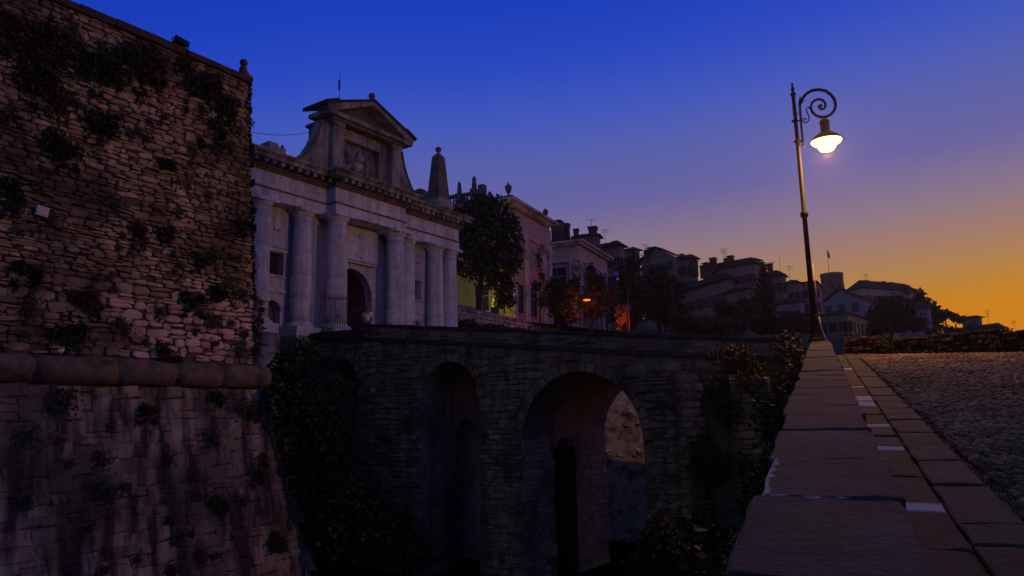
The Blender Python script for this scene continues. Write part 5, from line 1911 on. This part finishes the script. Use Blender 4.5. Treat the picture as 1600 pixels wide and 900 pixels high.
row_house('low_house', 'small house with flat tiled roof on the ridge against the orange sky', 1528, 496, 160, 60, 1530, 1503, W_DARK, .8, 'y', 1.0, [('L', 3, (1.6,), .9, 1.0, False)], [(1506, 493, 3, .6, .3)])
row_house('low_house', 'long low house with pale wall below the ridge at far right', 1562, 513, 148, 70, 1568, 1478, W_GREY, 1.6, 'y', .6, [('L', 6, (1.6,), .9, 1.0, False)])

# ---- round tower with flag
tp = at(1299, 428, 210)
k = 210 / F_PX
tz = hill_h(tp[0], tp[1]) - 2
tower = thing('round_tower', 'squat round stone tower with a flagpole rising behind the white gabled house', 'tower', (tp[0], tp[1], tz))
th_ = tp[2] - tz
m_ = MB()
m_.lathe([(17.6 * k, 0), (16.9 * k, th_ * .6), (16.5 * k, th_ - .9), (17.2 * k, th_ - .85), (17.2 * k, th_), (15.0 * k, th_)], 0, 0, 36)
m_.build('wall', W_DARK, tower, True)
for a in (-.4, .25, .9):
    MB().box(-.35, .35, -.1, .1, th_ - 5, th_ - 3.6).build('window', M_GLASS, tower, loc=(16.85 * k * math.sin(a), -16.85 * k * math.cos(a), 0), rot=(0, 0, a))
m_ = MB()
m_.tube([(-.6, 0, th_ - .2), (-.6, 0, th_ + 7.6)], [.08, .04], 6)
fp = m_.build('flagpole', M_IRON, tower)
m_ = MB()
m_.add([(-.58, 0, th_ + 7.3), (-.1, .1, th_ + 6.6), (.15, 0, th_ + 5.2), (-.2, -.05, th_ + 4.6), (-.56, 0, th_ + 5.0)], [(0, 1, 2, 3, 4)])
m_.build('flag', plain('flag_cloth', (.2, .12, .1)), fp)

# ---- antennas on the roofs
for (px, y0, y1, Y, cs_, lb) in ((925, 342, 356, 112, 1, 'mast on the roof terrace block above the cream palace'), (946, 358, 374, 114, 2, 'comb antenna between the two dark houses right of the cream palace'),
                                 (1009, 381, 393, 128, 2, 'bent antenna left of the highest roof ridge'), (1132, 388, 404, 120, 3, 'comb antenna beside the tall chimneys in the centre right'),
                                 (1207, 409, 415, 126, 1, 'small dish mast on the brown house roof'), (1220, 402, 424, 130, 0, 'tall plain mast left of the lamp post'),
                                 (1235, 415, 433, 132, 2, 'antenna nearest the lamp post on its left'), (1354, 428, 440, 176, 2, 'antenna on the ridge of the long four-storey house'),
                                 (1546, 484, 504, 155, 3, 'lattice antenna standing on the ridge at far right'), (1586, 501, 512, 158, 2, 'small antenna at the right edge of the picture')):
    a_, b_ = at(px, y1 + 6, Y), at(px, y0, Y)
    t = thing('antenna', 'thin dark ' + lb, 'antenna', a_, 0, 'antennas on the skyline')
    hh_ = b_[2] - a_[2]
    MB().tube([(0, 0, 0), (0, 0, hh_)], .035, 5).build('mast', M_IRON, t)
    for q in range(cs_):
        z = hh_ * (.95 - .16 * q)
        m_ = MB()
        m_.tube([(-.75 + .15 * q, 0, z), (.75 - .15 * q, 0, z)], .02, 4)
        for x in (-.5, -.2, .2, .5):
            m_.tube([(x, 0, z - .18), (x, 0, z + .18)], .015, 4)
        m_.build('crossbar', M_IRON, t)

# ================================================================== TREES
GR = 'trees in front of the old town'


def px_tree(name, label, px, pyb, Y, lst, n, size, tr, mat=M_LEAF, group=GR, seed=1, limbs=5, long=1.0, cat='tree'):
    b = at(px, pyb, Y)
    return tree(name, label, b, px_blobs(Y, lst), n, size, tr, mat, cat, group, limbs, seed, long)


px_tree('broadleaf_tree', 'big dark broadleaf tree just right of the gate, in front of the pink palace', 748, 476, 57,
        [(738, 332, 32, 24), (775, 328, 26, 20), (722, 372, 22, 32), (760, 375, 44, 42), (794, 372, 26, 26), (732, 415, 24, 24), (775, 420, 40, 26), (800, 402, 18, 26), (784, 444, 24, 15), (716, 342, 16, 18), (796, 347, 16, 14), (757, 310, 16, 8)], 7000, .27, .24, seed=2, limbs=8)
px_tree('sapling', 'small leafy young tree at the foot of the yellow wall, right of the big trunk', 788, 484, 58, [(788, 458, 13, 14), (796, 470, 12, 10), (780, 474, 9, 9)], 700, .22, .06, M_LEAF2, seed=3, limbs=3)
px_tree('slender_tree', 'slender young tree with a bare straight stem before the palace pilasters', 844, 500, 60, [(842, 405, 3, 18), (838, 447, 7, 10), (848, 470, 8, 12), (846, 430, 4, 8)], 420, .22, .07, seed=4, limbs=3)
px_tree('broadleaf_tree', 'dark bushy tree left of the orange lamp', 872, 508, 61, [(868, 448, 20, 16), (885, 460, 20, 20), (858, 466, 14, 14), (878, 485, 22, 16), (898, 445, 10, 16), (890, 495, 16, 10)], 2300, .26, .12, seed=5)
px_tree('spiky_tree', 'dark spiky tree right behind the orange lamp', 925, 518, 63, [(923, 430, 7, 16), (925, 452, 15, 16), (912, 470, 12, 12), (930, 480, 24, 20), (945, 462, 14, 16), (938, 440, 8, 12)], 2300, .26, .14, seed=6)
px_tree('broadleaf_tree', 'tall dark tree covering the houses left of the blue round sign', 985, 520, 82, [(975, 425, 16, 18), (990, 412, 14, 16), (985, 445, 24, 22), (1000, 470, 24, 24), (965, 470, 18, 24), (978, 495, 26, 20)], 3000, .36, .2, seed=7)
px_tree('broadleaf_tree', 'dark dense tree right of the tall signpost', 1030, 522, 84, [(1025, 440, 26, 20), (1045, 455, 26, 26), (1020, 475, 26, 24), (1050, 490, 30, 22), (1030, 425, 16, 10)], 3200, .36, .2, seed=8)
px_tree('round_bush', 'low wide dark bush in front of the stained facade', 1100, 522, 80, [(1085, 508, 26, 13), (1115, 510, 30, 12), (1066, 505, 20, 18), (1140, 510, 26, 12)], 2200, .34, .1, seed=9, cat='bush')
px_tree('conifer_tree', 'dark pointed conifer in the middle of the old town row', 1192, 522, 92, [(1193, 425, 5, 12), (1192, 445, 11, 14), (1192, 468, 18, 18), (1190, 492, 24, 20), (1194, 510, 26, 12)], 3000, .34, .2, M_LEAF3, seed=10)
px_tree('broadleaf_tree', 'dark rounded tree in front of the pale lower house left of the lamp post', 1240, 524, 90, [(1236, 502, 20, 16), (1252, 508, 16, 14), (1222, 510, 14, 14), (1262, 498, 10, 14)], 1800, .32, .12, seed=11)
px_tree('broadleaf_tree', 'big round dark tree right of the yellow house', 1392, 526, 118, [(1385, 480, 22, 18), (1405, 478, 22, 16), (1372, 500, 22, 18), (1412, 502, 26, 18), (1393, 505, 28, 18), (1432, 505, 16, 14)], 3000, .48, .25, seed=12)
px_tree('cedar_tree', 'ragged dark cedar beside the end of the long house, against the orange sky', 1446, 512, 150, [(1437, 460, 5, 8), (1441, 470, 12, 7), (1446, 482, 18, 9), (1452, 494, 20, 10), (1462, 488, 8, 8), (1450, 504, 18, 8)], 1900, .5, .22, M_LEAF3, seed=13, long=1.6)
px_tree('round_tree', 'small round tree on the ridge, left one of the pair against the orange sky', 1478, 506, 152, [(1477, 490, 8, 6), (1484, 491, 5, 4), (1472, 497, 6, 5)], 700, .42, .12, seed=14)
px_tree('round_tree', 'small round tree on the ridge, right one of the pair against the orange sky', 1493, 510, 153, [(1493, 497, 8, 5), (1500, 501, 5, 4)], 600, .42, .12, seed=15)
px_tree('round_bush', 'dark bushes along the slope under the ridge house', 1510, 530, 128, [(1500, 520, 30, 8), (1545, 522, 34, 8), (1470, 518, 22, 10), (1585, 526, 26, 7)], 2600, .4, .08, seed=16, cat='bush')
px_tree('round_bush', 'low dark bush along the foot of the yellow house', 1290, 530, 84, [(1272, 522, 10, 8), (1318, 529, 22, 4), (1362, 522, 10, 9), (1372, 518, 12, 11)], 1000, .34, .08, seed=17, cat='bush')
px_tree('round_bush', 'scrub on the slope between the stained facade and the conifer', 1160, 524, 86, [(1150, 500, 22, 20), (1168, 485, 16, 18), (1130, 480, 14, 12)], 2000, .34, .08, seed=18, cat='bush')
px_tree('round_bush', 'dark scrub below the terrace wall beside the last gate column', 735, 512, 47, [(728, 508, 16, 9), (760, 514, 24, 6), (800, 518, 26, 5)], 1000, .22, .06, seed=19, cat='bush')

# ditch vegetation between the bastion and the viaduct
GV = 'shrubs growing up from the ditch'
px_tree('ditch_tree', 'leafy dark tree rising between the bastion corner and the viaduct', 470, 880, 29, [(440, 600, 22, 50), (470, 570, 24, 40), (490, 640, 36, 50), (455, 690, 34, 60), (520, 690, 40, 50), (500, 760, 50, 50), (480, 560, 16, 26), (528, 620, 22, 36)], 9500, .15, .16, M_LEAF2, GV, 20, 8)
px_tree('ditch_shrub', 'dark shrub at the bottom of the ditch left of the arches', 580, 880, 27.5, [(560, 780, 40, 40), (600, 830, 50, 45), (530, 840, 40, 50), (645, 860, 40, 30)], 6500, .14, .1, M_LEAF, GV, 21)
px_tree('ditch_shrub', 'dark shrub in the ditch in front of the right foot of the largest arch', 1040, 900, 22.0, [(1030, 850, 30, 40), (1065, 868, 44, 40), (1005, 885, 26, 26), (1095, 840, 26, 36)], 5200, .11, .1, M_LEAF3, GV, 22)
px_tree('ditch_shrub', 'pale green ivy clump against the foot of the gate pedestals', 455, 590, 33.5, [(425, 545, 14, 22), (450, 560, 16, 18), (490, 548, 12, 12), (440, 585, 16, 20)], 1900, .18, .05, M_LEAF2, GV, 23, cat='ivy')
# ivy on the road wall beside the near slabs
GI = 'ivy hanging outside the slab wall'
for i, (v0, v1, dz0, dz1, n, lb, mt) in enumerate(((13.5, 22.0, .3, 2.2, 2600, 'thick ivy hanging outside the slab wall near the street lamp', M_LEAF), (7.5, 13.5, .5, 3.2, 3000, 'dark ivy hanging outside the middle of the slab wall', M_LEAF3), (3.8, 7.5, .7, 3.4, 2200, 'dark ivy hanging outside the nearest slabs', M_LEAF3))):
    c = road(-.5, (v0 + v1) / 2, -1.2)
    t = thing('wall_ivy', lb, 'ivy', c, 0, GI)
    bl = []
    n = int(n * 2.2)
    q = random.Random(70 + i)
    for k in range(16):
        v = q.uniform(v0, v1)
        p = road(-.42 - q.uniform(0, .25), v, -.85) - v3(0, 0, q.uniform(dz0 * .6, dz1)) - c
        bl.append((p[0], p[1], p[2], .32, .45, .40))
    vv, ff = leaves(bl, n, .06, q, 1.2)
    obj('foliage', mesh('foliage', vv, ff, mt), t)
c = VW(2.0, -.4, 1.0)
t = thing('wall_ivy', 'dark ivy covering the viaduct wall below and left of the street lamp', 'ivy', c, 0, 'ivy on the viaduct')
q = random.Random(90)
bl = []
for k in range(26):
    p = VW(q.uniform(.3, 3.4), -.25 - q.uniform(0, .4), q.uniform(-3.5, 1.9)) - c
    bl.append((p[0], p[1], p[2], .45, .45, .5))
vv, ff = leaves(bl, 9000, .075, q, 1.2)
obj('foliage', mesh('foliage', vv, ff, M_LEAF), t)

# ================================================================== ORANGE LAMP, SIGN AND POST
op = at(917, 469, 60.0)
ol = thing('orange_lamp', 'small orange street lantern glowing among the trees right of the palaces', 'street lamp', (op[0], op[1], op[2] - 3.6))
MB().tube([(.3, 1.6, -.5), (.3, 1.6, 3.9), (.1, .0, 3.95)], [.06, .045, .03], 7).build('post', M_BLACK, ol)
m_ = MB()
m_.lathe([(.42, 3.66), (.40, 3.72), (.2, 3.88), (.04, 3.98)], 0, 0, 14)
m_.build('lamp_shade', M_BLACK, ol, True)
m_ = MB()
m_.lathe([(.30, 3.65), (.32, 3.62), (.24, 3.56), (.05, 3.53)], 0, 0, 14)
m_.build('lamp_glass', emit('orange_glass_lit', (1.0, .10, .004), 3.0), ol, True)
l2 = bpy.data.lights.new('lamp_light', 'POINT')
l2.energy = 170
l2.color = (1.0, .10, .02)
l2.shadow_soft_size = .15
o2 = bpy.data.objects.new('lamp_light', l2)
COL.objects.link(o2)
o2.parent = ol
o2.location = (-.1, -.3, 3.2)
sp_ = at(984, 519, 70.0)
st_ = thing('signpost', 'tall thin metal post lit orange at its foot, beside a lit bush', 'post', sp_)
hh_ = at(984, 452, 70.0)[2] - sp_[2]
MB().tube([(0, 0, -.5), (0, 0, hh_)], [.05, .03], 8).build('pole', plain('grey_steel', (.16, .14, .13), .6), st_)
m_ = MB()
m_.tube([(0, 0, -.3), (-.25, 0, 1.0), (-.05, 0, 2.4)], [.12, .09, .05], 7)
m_.build('stay', M_BARK, st_)
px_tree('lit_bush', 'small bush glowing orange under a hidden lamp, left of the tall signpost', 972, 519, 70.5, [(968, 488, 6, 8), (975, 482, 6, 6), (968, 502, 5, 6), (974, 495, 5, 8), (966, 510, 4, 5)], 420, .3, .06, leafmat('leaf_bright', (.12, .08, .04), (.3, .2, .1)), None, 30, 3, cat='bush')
gl = thing('ground_light', 'small floodlight on the ground lighting the bush beside the signpost', 'light', tuple(at(976, 517, 69.0)))
MB().lathe([(.1, -.4), (.1, 0), (.14, .05), (.1, .1)], 0, 0, 10).build('housing', M_BLACK, gl)
l3 = bpy.data.lights.new('lamp_light', 'POINT')
l3.energy = 75
l3.color = (1.0, .10, .02)
l3.shadow_soft_size = .08
o3 = bpy.data.objects.new('lamp_light', l3)
COL.objects.link(o3)
o3.parent = gl
o3.location = (0, 0, .9)
rs = at(963, 427.5, 66.0)
rsg = thing('round_sign', 'round blue traffic sign with a small pale round plate under it', 'road sign', (rs[0], rs[1], rs[2] - 2.6), math.atan2(-rs[0], rs[1]))
MB().tube([(0, .05, -1.0), (0, .05, 3.0)], .03, 7).build('pole', M_IRON, rsg)


def disc(name, r_, z, mat, dx=0):
    m = MB()
    m.lathe([(r_, -.01), (r_, .01)], 0, 0, 18)
    m.v = [(x + dx, zz, y + z) for x, y, zz in m.v]
    return m.build(name, mat, rsg)


disc('blue_disc', .24, 2.6, plain('sign_blue', (.05, .14, .65), .4, .1))
disc('white_disc', .13, 2.1, plain('sign_white', (.6, .6, .62), .4, .1), .1)

yp = at(773, 473, 61.0)
yl = thing('wall_lantern', 'small yellow lit arched lantern at the foot of the yellow wall, behind the big tree', 'lantern', yp)
m_ = MB()
m_.tube([(-.17, 0, -.35), (-.17, 0, .15), (-.1, 0, .28), (0, 0, .33), (.1, 0, .28), (.17, 0, .15), (.17, 0, -.35)], .055, 6)
m_.build('lit_arch', emit('yellow_glass_lit', (1.0, .72, .02), .75), yl, True)
MB().box(-.35, .35, .0, .3, -1.0, -.36).build('base', M_GRIME, yl)
l4 = bpy.data.lights.new('lamp_light', 'POINT')
l4.energy = 260
l4.color = (1.0, .72, .12)
l4.shadow_soft_size = .2
o4 = bpy.data.objects.new('lamp_light', l4)
COL.objects.link(o4)
o4.parent = yl
o4.location = (-.2, 1.5, .6)

# ================================================================== EVENING AIR
hz = bpy.data.materials.new('evening_air')
hz.use_nodes = True
hn = NT(hz.node_tree)
pv = hn.node('ShaderNodeVolumePrincipled', Density=.00032, Anisotropy=.80)
pv.inputs['Color'].default_value = (.95, .86, .72, 1)
hn.node('ShaderNodeOutputMaterial', Volume=pv.outputs[0])
hb = MB()
hb.box(-790, 790, -520, 560, FLOOR - 4.2, 56)
tag(hb.build('haze', hz), kind='stuff')
